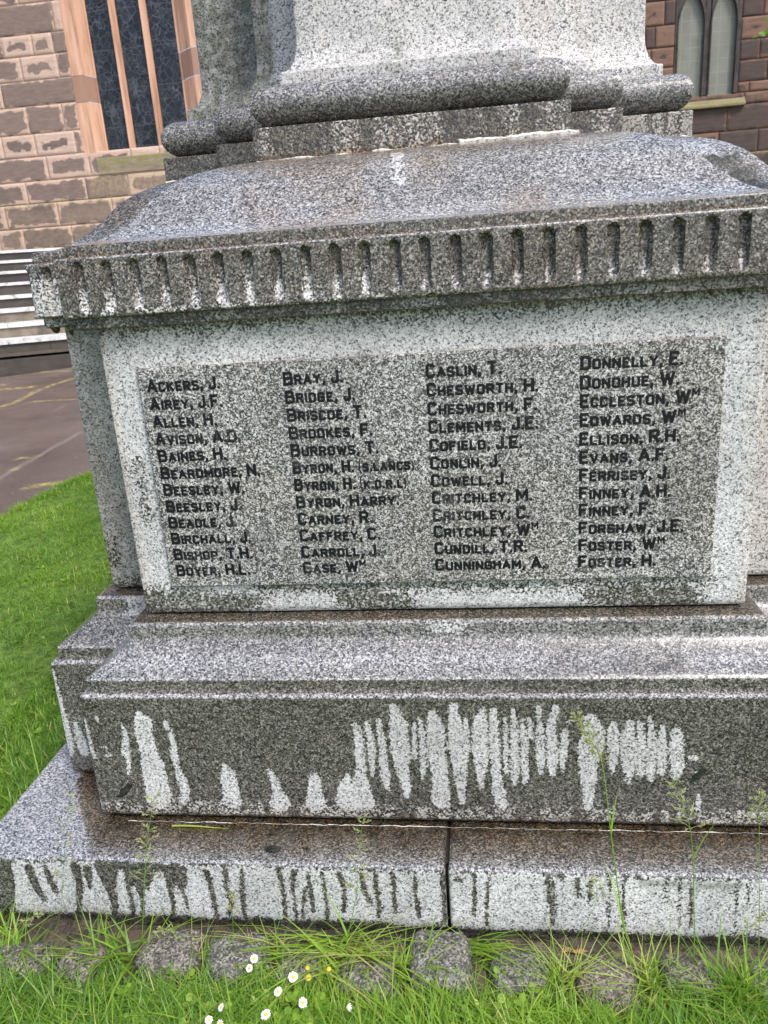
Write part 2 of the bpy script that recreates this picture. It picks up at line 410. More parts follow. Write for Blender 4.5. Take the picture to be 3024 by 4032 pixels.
# -- moulded base block
def base_block():
    z0, zt = .1905, .5404
    cyma = [(.1251, .5765), (.1215, .5810), (.113, .5870), (.102, .5935), (.088, .6020), (.073, .6120), (.058, .6230), (.046, .6335), (.0405, .6410), (.0385, .6480)]
    prof = [(.10, z0 - .002), (.128, z0 - .002), (.139, z0 + .003), (.1454, z0 + .013), (.1454, z0 + .02), (.1432, zt - .006), (.1415, zt - .001), (.137, zt + .0012), (.126, zt + .0040), (.1245, zt + .008), (.1250, .5725)] + cyma + [(.0385, .6785), (.0365, .6820), (.032, .6840), (0, .6905), (-.05, .6915)]
    V, F, O = sweep(PLAN_LOW, prof, lambda i: .005 if i == 0 else (.007 if i in (10, 11, 9, 1, 2) else .03), .0055, .005, .0010, 11)
    X, Y, Z = V.T
    bay = Y < -.10; vert = Z < zt - .004; coref = (Y > .0) & (Y < PR - .10)
    f = chains_val(X, Z, FRONT_STAIN, .004); c = chains_val(X, Z, CORE_STAIN, .004)
    dry = np.where(vert & bay, f, np.where(vert & coref & (X < 0), c, .04))
    cym = (Z > .578) & (Z < .6835); pale = np.where(cym, np.where(X < -(WB + O) - .003, .12, .30 + .30 * np.exp(-((Z - .605) / .013) ** 2)), 0) * sstep(.25, .5, fbm(V * 5, 44) + .12)  # pale wash and brighter band paint the sky light on the cyma
    low = sstep(.262, .225, Z + .03 * (fbm(np.column_stack([X * 14, Z * 0, Z * 0]), 4) - .5)) * (1 - streaks(X, Z, 0, 1, 14, .42, 30))
    dry = np.where(vert & bay, np.maximum(dry, .43 * low), dry)
    # bright chipped patch under the panel, pale patch on the corner die step
    dry = np.maximum(dry, np.where((Z > .635) & (Y < .0), .62 * np.exp(-((X - .045) / .055) ** 4 - ((Z - .665) / .016) ** 4), 0))
    dry = np.maximum(dry, np.where((Z > .63) & (Z < .684) & (Y > .05) & (X < -.7) & (Y < .3), .7 * np.exp(-((X + .80) / .055) ** 4), 0))
    dry = np.where(vert & coref & (X > 0), .5, dry)
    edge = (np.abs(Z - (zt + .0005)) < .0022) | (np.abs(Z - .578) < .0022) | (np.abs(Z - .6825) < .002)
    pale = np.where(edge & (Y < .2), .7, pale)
    rust_refl = np.where(Z > .683, .6, .05 + .16 * sstep(.5, .7, fbm(V * 4, 21)))
    rust_refl = np.where(vert, np.maximum(rust_refl, .4 * sstep(.25, .2, Z)), rust_refl)
    dirt_shade = .8 * sstep(.212, .196, Z) + np.where((Z > .684) & (Y > -.03), .6, 0)
    dirt_shade = np.maximum(dirt_shade, np.where(vert & bay, .30 * (1 - f), 0))
    return mesh_obj('base_course', V, F, M_GRANITE, memorial, dict(dry=dry, rust_refl=rust_refl, dirt_shade=dirt_shade, pale=pale), True)
base_block()

# -- die
def die():
    prof = [(-.10, .6945), (-.012, .6945), (-.004, .697), (0, .704), (0, 1.4085), (-.05, 1.4085)]
    V, F, O = sweep(PLAN_LOW, prof, lambda i: .008 if i == 0 else (.012 if i in (10, 11, 9, 1, 2) else .04), .009, .004, .0009, 5)
    X, Y, Z = V.T
    bay = Y < .02
    wet = chains_val(X, Z, DIE_STAIN, .02) * .8
    dry = np.where(bay, .86 - .75 * wet, .80)
    dry -= .45 * sstep(1.36, 1.405, Z + .03 * (fbm(V * 9, 3) - .5)) * (X < 1)
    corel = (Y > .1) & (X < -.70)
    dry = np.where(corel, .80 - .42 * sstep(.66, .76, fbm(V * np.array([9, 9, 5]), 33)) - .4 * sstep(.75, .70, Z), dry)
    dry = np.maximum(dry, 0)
    dirt_shade = np.where(corel, .62, .20 * sstep(1.28, 1.39, Z + .05 * fbm(V * 5, 7)) + .25 * wet)  # left recess: algae plus the bay's shade painted into the colour
    dirt_shade = np.where(bay, np.maximum(dirt_shade, .45 * sstep(.72, .70, Z)), dirt_shade)
    dirt_shade = np.where((Y > .1) & (X > .7), .1, dirt_shade)
    rust_refl = np.where(corel, .22, np.where(bay, .25 * sstep(-.69, -.725, X) + .22 * sstep(.69, .72, X), .22))
    return mesh_obj('die', V, F, M_GRANITE, memorial, dict(dry=dry, rust_refl=rust_refl, dirt_shade=dirt_shade), True)
die()

# -- name plaque and its lettering
PX0, PX1, PZ0, PZ1, PY = -.6438, .6426, .7729, 1.3133, -.012
def plaque():
    nx, nz = 130, 56
    xs = np.linspace(PX0 + .0025, PX1 - .0025, nx); zs = np.linspace(PZ0 + .0025, PZ1 - .0025, nz)
    gx, gz = np.meshgrid(xs, zs); V = np.column_stack([gx.ravel(), np.full(gx.size, PY), gz.ravel()])
    i, j = np.meshgrid(np.arange(nx - 1), np.arange(nz - 1)); a = (j * nx + i).ravel()
    F = [tuple(q) for q in np.column_stack([a, a + 1, a + nx + 1, a + nx])]
    rimi = list(range(nx)) + [k * nx + nx - 1 for k in range(1, nz)] + [(nz - 1) * nx + k for k in range(nx - 2, -1, -1)] + [k * nx for k in range(nz - 2, 0, -1)]
    b = len(V); R = V[rimi].copy(); cx, cz = (PX0 + PX1) / 2, (PZ0 + PZ1) / 2
    R1 = R.copy(); R1[:, 0] += np.where(np.abs(R[:, 0] - xs[0]) < 1e-6, -.0025, 0) + np.where(np.abs(R[:, 0] - xs[-1]) < 1e-6, .0025, 0)
    R1[:, 2] += np.where(np.abs(R[:, 2] - zs[0]) < 1e-6, -.0025, 0) + np.where(np.abs(R[:, 2] - zs[-1]) < 1e-6, .0025, 0); R1[:, 1] += .0016
    R2 = R1.copy(); R2[:, 1] = .004
    V = np.concatenate([V, R1, R2]); m = len(rimi)
    for k in range(m):
        k2 = (k + 1) % m
        F.append((rimi[k2], rimi[k], b + k, b + k2)); F.append((b + k2, b + k, b + m + k, b + m + k2))
    X, Y, Z = V.T
    rim_top = (np.arange(len(V)) >= b) & (Z > PZ1 - .004)
    dry = .5 + 0 * X; dirt_shade = .12 * fbm(V * 6, 2)
    rust_refl = .12 * sstep(.5, .7, fbm(V * 5, 9)) + .7 * rim_top
    return mesh_obj('name_plaque', V, F, M_PLAQUE, memorial, dict(dry=dry, rust_refl=rust_refl, dirt_shade=dirt_shade))
name_plaque = plaque()

GL = {  # stroke letters, unit height: (width, [polylines])
 'A': (.74, [[(0, 0), (.37, 1), (.74, 0)], [(.14, .30), (.60, .30)]]),
 'B': (.64, [[(0, 0), (0, 1), (.48, 1), (.60, .90), (.60, .63), (.50, .53), (0, .53)], [(.50, .53), (.64, .42), (.64, .12), (.52, 0), (0, 0)]]),
 'C': (.60, [[(.60, .86), (.48, 1), (.12, 1), (0, .88), (0, .12), (.12, 0), (.48, 0), (.60, .14)]]),
 'D': (.64, [[(0, 0), (0, 1), (.48, 1), (.64, .86), (.64, .14), (.48, 0), (0, 0)]]),
 'E': (.54, [[(.54, 1), (0, 1), (0, 0), (.54, 0)], [(0, .52), (.42, .52)]]),
 'F': (.54, [[(.54, 1), (0, 1), (0, 0)], [(0, .52), (.42, .52)]]),
 'G': (.64, [[(.62, .80), (.62, .90), (.50, 1), (.12, 1), (0, .88), (0, .12), (.12, 0), (.50, 0), (.62, .12), (.62, .46), (.36, .46)]]),
 'H': (.64, [[(0, 0), (0, 1)], [(.64, 0), (.64, 1)], [(0, .51), (.64, .51)]]),
 'I': (.0, [[(0, 0), (0, 1)]]),
 'J': (.46, [[(.46, 1), (.46, .12), (.34, 0), (.10, 0), (0, .10), (0, .26)]]),
 'K': (.64, [[(0, 0), (0, 1)], [(.60, 1), (.06, .46)], [(.22, .60), (.64, 0)]]),
 'L': (.52, [[(0, 1), (0, 0), (.52, 0)]]),
 'M': (.84, [[(0, 0), (0, 1), (.42, .28), (.84, 1), (.84, 0)]]),
 'N': (.66, [[(0, 0), (0, 1), (.66, 0), (.66, 1)]]),
 'O': (.64, [[(.12, 0), (0, .12), (0, .88), (.12, 1), (.52, 1), (.64, .88), (.64, .12), (.52, 0), (.12, 0)]]),
 'P': (.62, [[(0, 0), (0, 1), (.50, 1), (.62, .89), (.62, .60), (.50, .48), (0, .48)]]),
 'R': (.64, [[(0, 0), (0, 1), (.50, 1), (.62, .89), (.62, .62), (.50, .50), (0, .50)], [(.34, .50), (.64, 0)]]),
 'S': (.60, [[(.60, .90), (.48, 1), (.12, 1), (0, .88), (0, .66), (.12, .55), (.48, .47), (.60, .36), (.60, .12), (.48, 0), (.12, 0), (-.02, .12)]]),
 'T': (.62, [[(0, 1), (.62, 1)], [(.31, 1), (.31, 0)]]),
 'U': (.64, [[(0, 1), (0, .12), (.12, 0), (.52, 0), (.64, .12), (.64, 1)]]),
 'V': (.70, [[(0, 1), (.35, 0), (.70, 1)]]),
 'W': (.98, [[(0, 1), (.24, 0), (.49, .86), (.74, 0), (.98, 1)]]),
 'Y': (.68, [[(0, 1), (.34, .48), (.68, 1)], [(.34, .48), (.34, 0)]]),
 '.': (.0, [[(0, -.02), (0, .12)]]), ',': (.04, [[(.05, .12), (.05, -.05), (-.03, -.26)]]),
 '(': (.14, [[(.16, 1.1), (.02, .85), (.02, .1), (.16, -.16)]]), ')': (.14, [[(0, 1.1), (.14, .85), (.14, .1), (0, -.16)]])}
CAPH, SMALL = .0300, .0226
def name_line(text, x0, zc, squeeze=1.0):
    mb = MB(); sup = MB(); x = x0 + .003; base = zc - CAPH * .5; prev = ' '; k = 0; raised = False
    for i, ch in enumerate(text):
        if ch == ' ': x += .0105 * squeeze; prev = ch; continue
        if ch == '^': raised = True; prev = ch; continue
        first = prev in ' .(' ; paren = '(' in text[:i]
        h = CAPH if (first and not paren) else SMALL
        if paren: h = .0210
        if ch in '.,': h = SMALL
        dz = 0
        if raised: h = .0175; dz = CAPH - h + .002
        w, lines = GL[ch]
        th = .00285 if h < CAPH else .0033
        if raised: th = .0017
        if ch in '()': th = .0015
        sx = h * squeeze * .84; jz = random.uniform(-.0004, .0004)
        for pl in lines:
            for (ax, az), (bx, bz) in zip(pl[:-1], pl[1:]):
                k += 1
                A = Vector((x + th + ax * sx, 0, base + dz + jz + th * .9 + az * (h - 1.8 * th))); B = Vector((x + th + bx * sx, 0, base + dz + jz + th * .9 + bz * (h - 1.8 * th)))
                d = (B - A); L = d.length
                if L < 1e-6: continue
                d /= L; n = Vector((-d.z, 0, d.x)); e = d * th * .72
                yf = PY - .0011 - (k % 7) * .00006; ybk = PY + .001
                q = [A - e - n * th, B + e - n * th, B + e + n * th, A - e + n * th]
                qi = [A - e * .6 - n * th * .72, B + e * .6 - n * th * .72, B + e * .6 + n * th * .72, A - e * .6 + n * th * .72]
                vs = [(p.x, yf, p.z) for p in qi] + [(p.x, yf + .0006, p.z) for p in q] + [(p.x, ybk, p.z) for p in q]
                (sup if raised else mb).add(vs, [(3, 2, 1, 0)] + [(j, (j + 1) % 4, 4 + (j + 1) % 4, 4 + j) for j in range(4)] + [(4 + j, 4 + (j + 1) % 4, 8 + (j + 1) % 4, 8 + j) for j in range(4)])
        x += w * sx + 2 * th + .0026 * squeeze; prev = ch
    return mb, sup, x
tl = NT('lead_lettering'); co = tl.coord()
wr = tl.mapr(tl.math('ADD', tl.noise(co, 9, 3), tl.math('MULTIPLY', tl.math('SUBTRACT', tl.noise(co, 260, 2), .5), .55)), .60, .80, 0, .5)
lc = tl.mix(wr, (.0055, .006, .008), tl.ramp(tl.sep(tl.voro(co, 280)), [(.1, .03), (.6, .13), (.95, .34)]))
tl.bsdf(lc, .5, None, .25)
M_LEAD = tl.m
COLS = [(-.628, ['ACKERS, J.', 'AIREY, J.F.', 'ALLEN, H.', 'AVISON, A.D.', 'BAINES, H.', 'BEARDMORE, N.', 'BEESLEY, W.', 'BEESLEY, J.', 'BEADLE, J.', 'BIRCHALL, J.', 'BISHOP, T.H.', 'BOYER, H.L.']),
        (-.308, ['BRAY, J.', 'BRIDGE, J.', 'BRISCOE, T.', 'BROOKES, F.', 'BURROWS, T.', 'BYRON, H. (S.LANCS)', 'BYRON, H. (K.O.R.L)', 'BYRON, HARRY.', 'CARNEY, R.', 'CAFFREY, C.', 'CARROLL, J.', 'CASE, W^M']),
        (.012, ['CASLIN, T.', 'CHESWORTH, H.', 'CHESWORTH, F.', 'CLEMENTS, J.E.', 'COFIELD, J.E.', 'CONLIN, J.', 'COWELL, J.', 'CRITCHLEY, M.', 'CRITCHLEY, C.', 'CRITCHLEY, W^M', 'CUNDILL, T.R.', 'CUNNINGHAM, A.']),
        (.3425, ['DONNELLY, E.', 'DONOHUE, W.', 'ECCLESTON, W^M', 'EDWARDS, W^M', 'ELLISON, R.H.', 'EVANS, A.F.', 'FERRISEY, J.', 'FINNEY, A.H.', 'FINNEY, F.', 'FORSHAW, J.E.', 'FOSTER, W^M', 'FOSTER, H.'])]
for x0, names in COLS:
    for k, nm in enumerate(names):
        mb, sup, xe = name_line(nm, x0, 1.2735 - k * .04145 + random.uniform(-.0006, .0006), .87 if '(' in nm else 1.0)
        if nm in ('CHESWORTH, H.', 'ECCLESTON, W^M', 'BYRON, H. (S.LANCS)', 'BEARDMORE, N.', 'CUNNINGHAM, A.'): print(nm, round(xe, 3), flush=True)
        mb.build('name_lettering', M_LEAD, name_plaque)
        if sup.v: sup.build('superscript_letter', M_LEAD, name_plaque)

# -- cornice: bed mould, fluted frieze, top fascia
FLUTES = [-.7205 + .06235 * k for k in range(24)]
def cornice():
    prof = [(-.02, 1.4065), (.029, 1.4068), (.0325, 1.4095), (.0325, 1.4318), (.044, 1.4320), (.0475, 1.4335), (.049, 1.437), (.049, 1.5540), (.0475, 1.5570), (.044, 1.5582), (.034, 1.5596), (.0325, 1.5612), (.0325, 1.5810), (.031, 1.5834)]
    V, F, O = sweep(PLAN_LOW, prof, lambda i: .003 if i == 0 else (.0035 if i in (10, 2) else .03), .0032, .004, .0009, 8)
    X, Y, Z = V.T
    fz = (O > .0485); zt, zb, r = 1.5365, 1.457, .0120
    def flute(u, core):
        b = zb - .03 if core else zb
        dz = np.where(Z > zt, Z - zt, np.where(Z < b, b - Z, 0)); q = np.hypot(u, dz) / r
        dep = np.sqrt(np.clip(1 - q ** 2, 0, 1)) * .0155
        if not core: dep = dep * (.45 + .55 * sstep(zb - .01, zb + .03, Z))
        return dep
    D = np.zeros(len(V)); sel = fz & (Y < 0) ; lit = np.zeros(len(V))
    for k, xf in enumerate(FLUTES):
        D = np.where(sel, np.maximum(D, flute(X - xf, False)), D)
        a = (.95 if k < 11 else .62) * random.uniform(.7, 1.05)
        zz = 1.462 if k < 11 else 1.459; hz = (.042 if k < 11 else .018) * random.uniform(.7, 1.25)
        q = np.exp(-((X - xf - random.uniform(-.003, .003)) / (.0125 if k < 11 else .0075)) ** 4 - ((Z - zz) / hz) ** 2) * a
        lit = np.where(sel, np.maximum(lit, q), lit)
    selc = fz & (Y > 0) & (Y < PR)
    for xf in (-.889, .889):
        D = np.where(selc, np.maximum(D, flute(X - xf, True)), D)
    for xf in (-.945, .945):
        D = np.where(selc, np.maximum(D, flute((X - xf) * 1.0, True)), D)
    V = V.copy(); V[:, 1] += D
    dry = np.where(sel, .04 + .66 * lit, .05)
    dry = np.where(sel, np.maximum(dry, .62 * sstep(1.458, 1.437, Z) * sstep(.2, -.4, X) * sstep(.30, .6, fbm(V * 22, 4))), dry)
    dry = np.where(selc & (X < 0), np.maximum(dry, .62 * sstep(1.55, 1.51, Z) * sstep(.25, .55, fbm(V * 14, 6))), dry)
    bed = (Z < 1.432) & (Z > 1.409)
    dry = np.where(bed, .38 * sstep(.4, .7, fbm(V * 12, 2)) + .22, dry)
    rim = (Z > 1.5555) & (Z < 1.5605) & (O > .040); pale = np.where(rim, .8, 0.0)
    rust_refl = .08 + .22 * sstep(.45, .7, fbm(V * 7, 13)); rust_refl = np.where((Z > 1.5585) & (Z < 1.564), .8, rust_refl)
    dirt_shade = .22 * sstep(.005, .011, D) * sstep(1.47, 1.535, Z) + np.where(bed, .5, 0) + np.where(Z < 1.433, .3, 0)  # dark flute tops paint the overhang's shade; bed mould darkened as well
    return mesh_obj('cornice', V, F, M_GRANITE, memorial, dict(dry=dry, rust_refl=rust_refl, dirt_shade=np.clip(dirt_shade, 0, 1), pale=pale), True)
cornice()

# -- ogee cap
def cap():
    prof = [(.031, 1.5834), (.024, 1.5848), (-.001, 1.588), (-.022, 1.593), (-.05, 1.6075), (-.078, 1.629), (-.1, 1.652), (-.122, 1.678), (-.145, 1.700), (-.172, 1.718), (-.203, 1.733), (-.238, 1.7445), (-.28, 1.755), (-.34, 1.766), (-.42, 1.771), (-.52, 1.773)]
    V, F, O = sweep(PLAN_LOW, prof, lambda i: .012 if i == 0 else .014, .011, .004, .0012, 15)
    X, Y, Z = V.T
    dry = 0 * X; pale = .34 + .22 * fbm(V * 5, 3) + .28 * sstep(1.63, 1.60, Z)  # pale wash, stronger on the lower flare, paints the sky's sheen
    front = Y < .36
    rust_refl = .05 + np.where(front, .8 * sstep(1.712, 1.764, Z + .02 * (fbm(V * np.array([14, 3, 3]), 3) - .5)) * sstep(-.5, -.35, X) * sstep(.55, .2, X), 0)
    rust_refl = np.maximum(rust_refl, np.where(front, .55 * np.exp(-((X - .04) / .05) ** 2) * sstep(1.6, 1.72, Z), 0))
    rust_refl = np.maximum(rust_refl, np.where(front, .5 * sstep(.5, .72, fbm(V * 4, 19)), 0))
    dry = np.maximum(dry, np.where(front & (Z > 1.665) & (Z < 1.745), .66 * np.exp(-((X + .032 + (Z - 1.7) * .2) / .017) ** 4), 0))
    corel = (X < -(WB + O) - .002) & (Y < 1)
    pale = np.where(corel, .05 + .4 * sstep(1.612, 1.592, Z), pale); dirt_shade = np.where(corel, .30 * sstep(1.595, 1.62, Z), 0.0); pale = np.where(O > .030, 0, pale)  # left core slope painted in shade so the bay hip reads
    # dark moss caught in the right-hand valley
    vx = X - (WB + O); vy = Y - (PR - O); dv = np.hypot(np.maximum(vx, 0), np.minimum(vy, 0)) + np.maximum(-vx, 0) * 3
    mz = sstep(1.585, 1.60, Z) * sstep(1.73, 1.70, Z)
    dirt_shade = np.where(X > .4, np.maximum(dirt_shade, 1.25 * sstep(.150, .085, dv + .07 * (fbm(V * 26, 6) - .5)) * sstep(.3, .55, fbm(V * 30, 9) + .12) * sstep(1.592, 1.60, Z) * sstep(1.705, 1.685, Z)), dirt_shade)
    pale = np.where(dirt_shade > .4, 0, pale)
    pale = np.where((X > .4) & (dv < .105) & (Z > 1.69) & (Z < 1.745), .95, pale)
    return mesh_obj('cap', V, F, M_GRANITE, memorial, dict(dry=dry, rust_refl=np.clip(rust_refl, 0, 1), dirt_shade=dirt_shade, pale=pale), True)
cap()

# -- upper pedestal: plinth, torus, cavetto base of the shaft
def upper():
    zp0, zp1, zt, zf = 1.7555, 1.8402, 1.9394, 1.9708
    V, F, O = sweep(PLAN_UP, [(0, zp0), (0, zp1 - .003), (-.003, zp1), (-.06, zp1 + .0005)], .012, .008, .003, .0009, 2)
    X, Y, Z = V.T
    st = streaks(X, Z, 0, 1, 6, .52, 26)
    rightarm = (X > .5)
    dry = np.where(rightarm, .55 * (1 - st) + .12, .34 * st * (X > -.45))  # right arm painted brighter and left arm darker, as the light falls
    rust_refl = .30 + .7 * sstep(1.79, 1.765, Z) * (Y < .36); dirt_shade = .12 + .35 * (1 - st) + .2 * (X < -.42)
    mesh_obj('pedestal_plinth', V, F, M_GRANITE, memorial, dict(dry=dry, rust_refl=np.clip(rust_refl, 0, 1), dirt_shade=dirt_shade), True)
    pr = []
    for k in range(15):
        a = -math.pi / 2 + math.pi * k / 14
        pr.append((-.054 + .054 * math.copysign(abs(math.cos(a)) ** .9, math.cos(a)), (zp1 + zt) / 2 + .0012 + (zt - zp1 - .002) / 2 * math.sin(a)))
    pr = [(-.07, pr[0][1])] + pr + [(-.075, pr[-1][1])]
    V, F, O = sweep(PLAN_UP, pr, .014, .012, .005, .0012, 22)
    X, Y, Z = V.T
    dry = 0 * X; pale = .32 * sstep(1.87, 1.93, Z) * (X > -.37) + .12; dirt_shade = .25 * sstep(1.90, 1.86, Z) + .15 * sstep(.5, .7, fbm(V * 4, 5))  # paler crown and darker underside paint the light from above
    mark = np.exp(-(((X - .235) / .020) ** 2 + ((Z - 1.915) / .012) ** 2)) * (Y < .36); dirt_shade = np.maximum(dirt_shade, mark)
    mesh_obj('torus_moulding', V, F, M_GRANITE, memorial, dict(dry=dry, rust_refl=.06 + 0 * X, dirt_shade=dirt_shade, pale=pale), True)
    cav = [(-.1106 + .0405 * (1 - math.sin(math.pi / 2 * k / 9)), zf + .0015 + .085 * (1 - math.cos(math.pi / 2 * k / 9))) for k in range(10)]
    pr = [(-.12, zt), (-.0678, zt + .0004), (-.0678, zf - .002), (-.0692, zf)] + cav + [(-.1106, 2.15), (-.1106, 2.5), (-.112, 3.6)]
    V, F, O = sweep(PLAN_UP, pr, .02, .02, .004, .0012, 27)
    X, Y, Z = V.T
    n = fbm(V * np.array([6, 6, 2]), 41)
    dry = np.where(X > -.40, .86, .66 + .2 * n); dirt_shade = np.where(X < -.40, .85 + .3 * n, .05)  # left arms darkened, their shade painted into the colour
    dirt_shade = np.maximum(dirt_shade, .75 * np.exp(-(((X + .045) / .022) ** 2)) * sstep(2.06, 1.99, Z) * (Y < .5) * sstep(.35, .6, fbm(V * 30, 3) + .15))
    mesh_obj('shaft', V, F, M_GRANITE, memorial, dict(dry=dry, rust_refl=.12 + 0 * X, dirt_shade=dirt_shade), True)
upper()

# -- crumbling white mortar under the upper plinth, dark joints
tm = NT('lime_mortar'); co = tm.coord()
tm.bsdf(tm.ramp(tm.noise(co, 120, 3), [(.3, (.16, .13, .10)), (.45, (.55, .52, .47)), (.7, (.78, .76, .72))]), .8, tm.bump(tm.noise(co, 220, 3), .8, .003))
def mortar_strip(path, seed, rmax, thr=.45):
    mb = MB(); P = [Vector(p) for p in path]; tot = sum((b - a).length for a, b in zip(P, P[1:])); s = 0
    pts = []
    for a, b in zip(P, P[1:]):
        k = int((b - a).length / .006) + 1
        pts += [a.lerp(b, j / k) for j in range(k)]
    Q = np.array([tuple(p) for p in pts]); nz = fbm(Q * 22, seed); nz2 = fbm(Q * 70, seed + 3)
    rad = np.maximum(rmax * np.clip((nz - thr) * 4, 0, 1) * (.4 + .9 * nz2), .00025)
    run = []
    for p, r, w in zip(pts, rad, nz2):
        run.append((p + Vector((0, (w - .5) * .004, (w - .5) * .004)), r))
    if len(run) > 2: mb.tube([q for q, _ in run], [x for _, x in run], 6)
    return mb
yf = F2 - .003
mortar_strip([(-.40, yf, 1.7655), (-.1, yf, 1.7655), (.12, yf, 1.766)], 2, .0042, .42).build('mortar_joint', tm.m, memorial, smooth=True)
mortar_strip([(.10, yf - .002, 1.7665), (.36, yf - .004, 1.768), (.385, yf + .02, 1.770)], 4, .0085, .16).build('mortar_joint', tm.m, memorial, smooth=True)
mortar_strip([(.52, S2 - .003, 1.7735), (.73, S2 - .003, 1.7735)], 6, .005, .3).build('mortar_joint', tm.m, memorial, smooth=True)
mortar_strip([(-.765, S2 - .003, 1.7735), (-.6, S2 - .003, 1.7735)], 8, .005, .35).build('mortar_joint', tm.m, memorial, smooth=True)
# pale debris line and dark packing where the base block stands on the plinth
mortar_strip([(-.80, -.152, .1835), (.0, -.153, .184), (.85, -.153, .184)], 12, .0011, .42).build('mortar_joint', tm.m, memorial, smooth=True)
tk = NT('wet_dirt'); co = tk.coord(); tk.bsdf(tk.ramp(tk.noise(co, 60, 3), [(.3, (.008, .006, .004)), (.7, (.035, .026, .014))]), .35)
dk = MB(); dk.box(-.99, .99, .06, 2 * YC, .178, .20); dk.box(-.82, .82, -.122, .07, .178, .20); dk.box(-.86, .86, .20, 1.9, .684, .70); dk.box(-.69, .69, .022, .21, .684, .70); 
dk.box(-1.1, 1.1, -.255, 2 * YC + .25, -.06, .168)
dk.build('bedding', tk.m, memorial)
# a few lighter drips hanging from the bed mould
for x, yy, r in ((-.775, -.026, .006), (.55, -.026, .005), (.60, -.026, .006), (.655, -.026, .0065), (-.905, .145, .012)):
    dr = MB(); dr.tube([(x, yy, 1.4085), (x + .002, yy, 1.402 - r * .3), (x + .003, yy, 1.399 - r * .5)], [r, r * .75, r * .2], 8); dr.build('lime_drip', tk.m, memorial, smooth=True)
# ------------------------------------------------------------------ church behind
def sandstone(name, base, alt, crust, mortar, crust_amt, dark=1.0):
    t = NT(name); co = t.coord(); e = t.attr('edge'); rnd = t.attr('rnd'); ms = t.attr('mortar')
    lay = t.noise(t.scale(co, (1.2, 1.2, 9)), 2.2, 4, .6)
    c = t.mix(t.mapr(rnd, 0, 1), base, alt)
    c = t.mix(t.mapr(lay, .35, .7, 0, .6), c, tuple(x * .62 for x in base))
    fine = t.mapr(t.noise(co, 45, 4, .65), .3, .7, .82, 1.15); cc = t.n('ShaderNodeCombineColor'); [t.l(fine, cc.inputs[i]) for i in range(3)]
    c = t.mix(1.0, c, cc.outputs[0], 'MULTIPLY')
    # peeling black crust: stays in the middle of a stone, ragged edge
    thr = t.mapr(rnd, 0, 1, crust_amt[0], crust_amt[1])
    s = t.math('ADD', e, t.math('MULTIPLY', t.math('SUBTRACT', t.noise(t.scale(co, (1, 1, 1.3)), 5.5, 3, .55), .5), .24))
    k = t.mapr(t.math('SUBTRACT', s, thr), -.006, .008)
    kc = t.mix(t.mapr(t.noise(t.scale(co, (1, 1, 4)), 6, 4, .6), .3, .7), tuple(x * .8 for x in crust), tuple(x * 1.35 for x in crust))
    rim = t.math('MULTIPLY', t.mapr(t.math('ABSOLUTE', t.math('SUBTRACT', s, thr)), .0, .016, 1, 0), .45)
    c = t.mix(rim, c, tuple(x * .55 for x in base)); c = t.mix(t.math('MULTIPLY', k, t.mapr(t.math('FRACT', t.math('MULTIPLY', rnd, 7.3)), 0, 1, .82, 1.0)), c, kc)
    # yellow lichen attribute, mortar
    c = t.mix(t.math('MULTIPLY', t.attr('lichen'), t.mapr(t.noise(co, 16, 4, .7), .42, .6), clamp=True), c, (.40, .32, .14))
    c = t.mix(t.math('MULTIPLY', t.attr('soot'), t.mapr(t.noise(t.scale(co, (3, 3, .8)), 5, 3), .3, .65, .25, 1.0), clamp=True), c, (.045, .042, .036))
    c = t.mix(ms, c, mortar)
    t.bsdf(c, .85, t.bump(t.math('ADD', t.noise(co, 60, 4, .7), t.math('MULTIPLY', k, .5)), .5, .006), .3)
    return t.m
M_PINK = sandstone('pink_sandstone', (.48, .335, .258), (.53, .395, .315), (.135, .103, .088), (.50, .40, .315), (-.005, .155))
M_BROWN = sandstone('brown_sandstone', (.155, .085, .060), (.215, .135, .095), (.062, .048, .042), (.10, .075, .060), (-.05, .20))
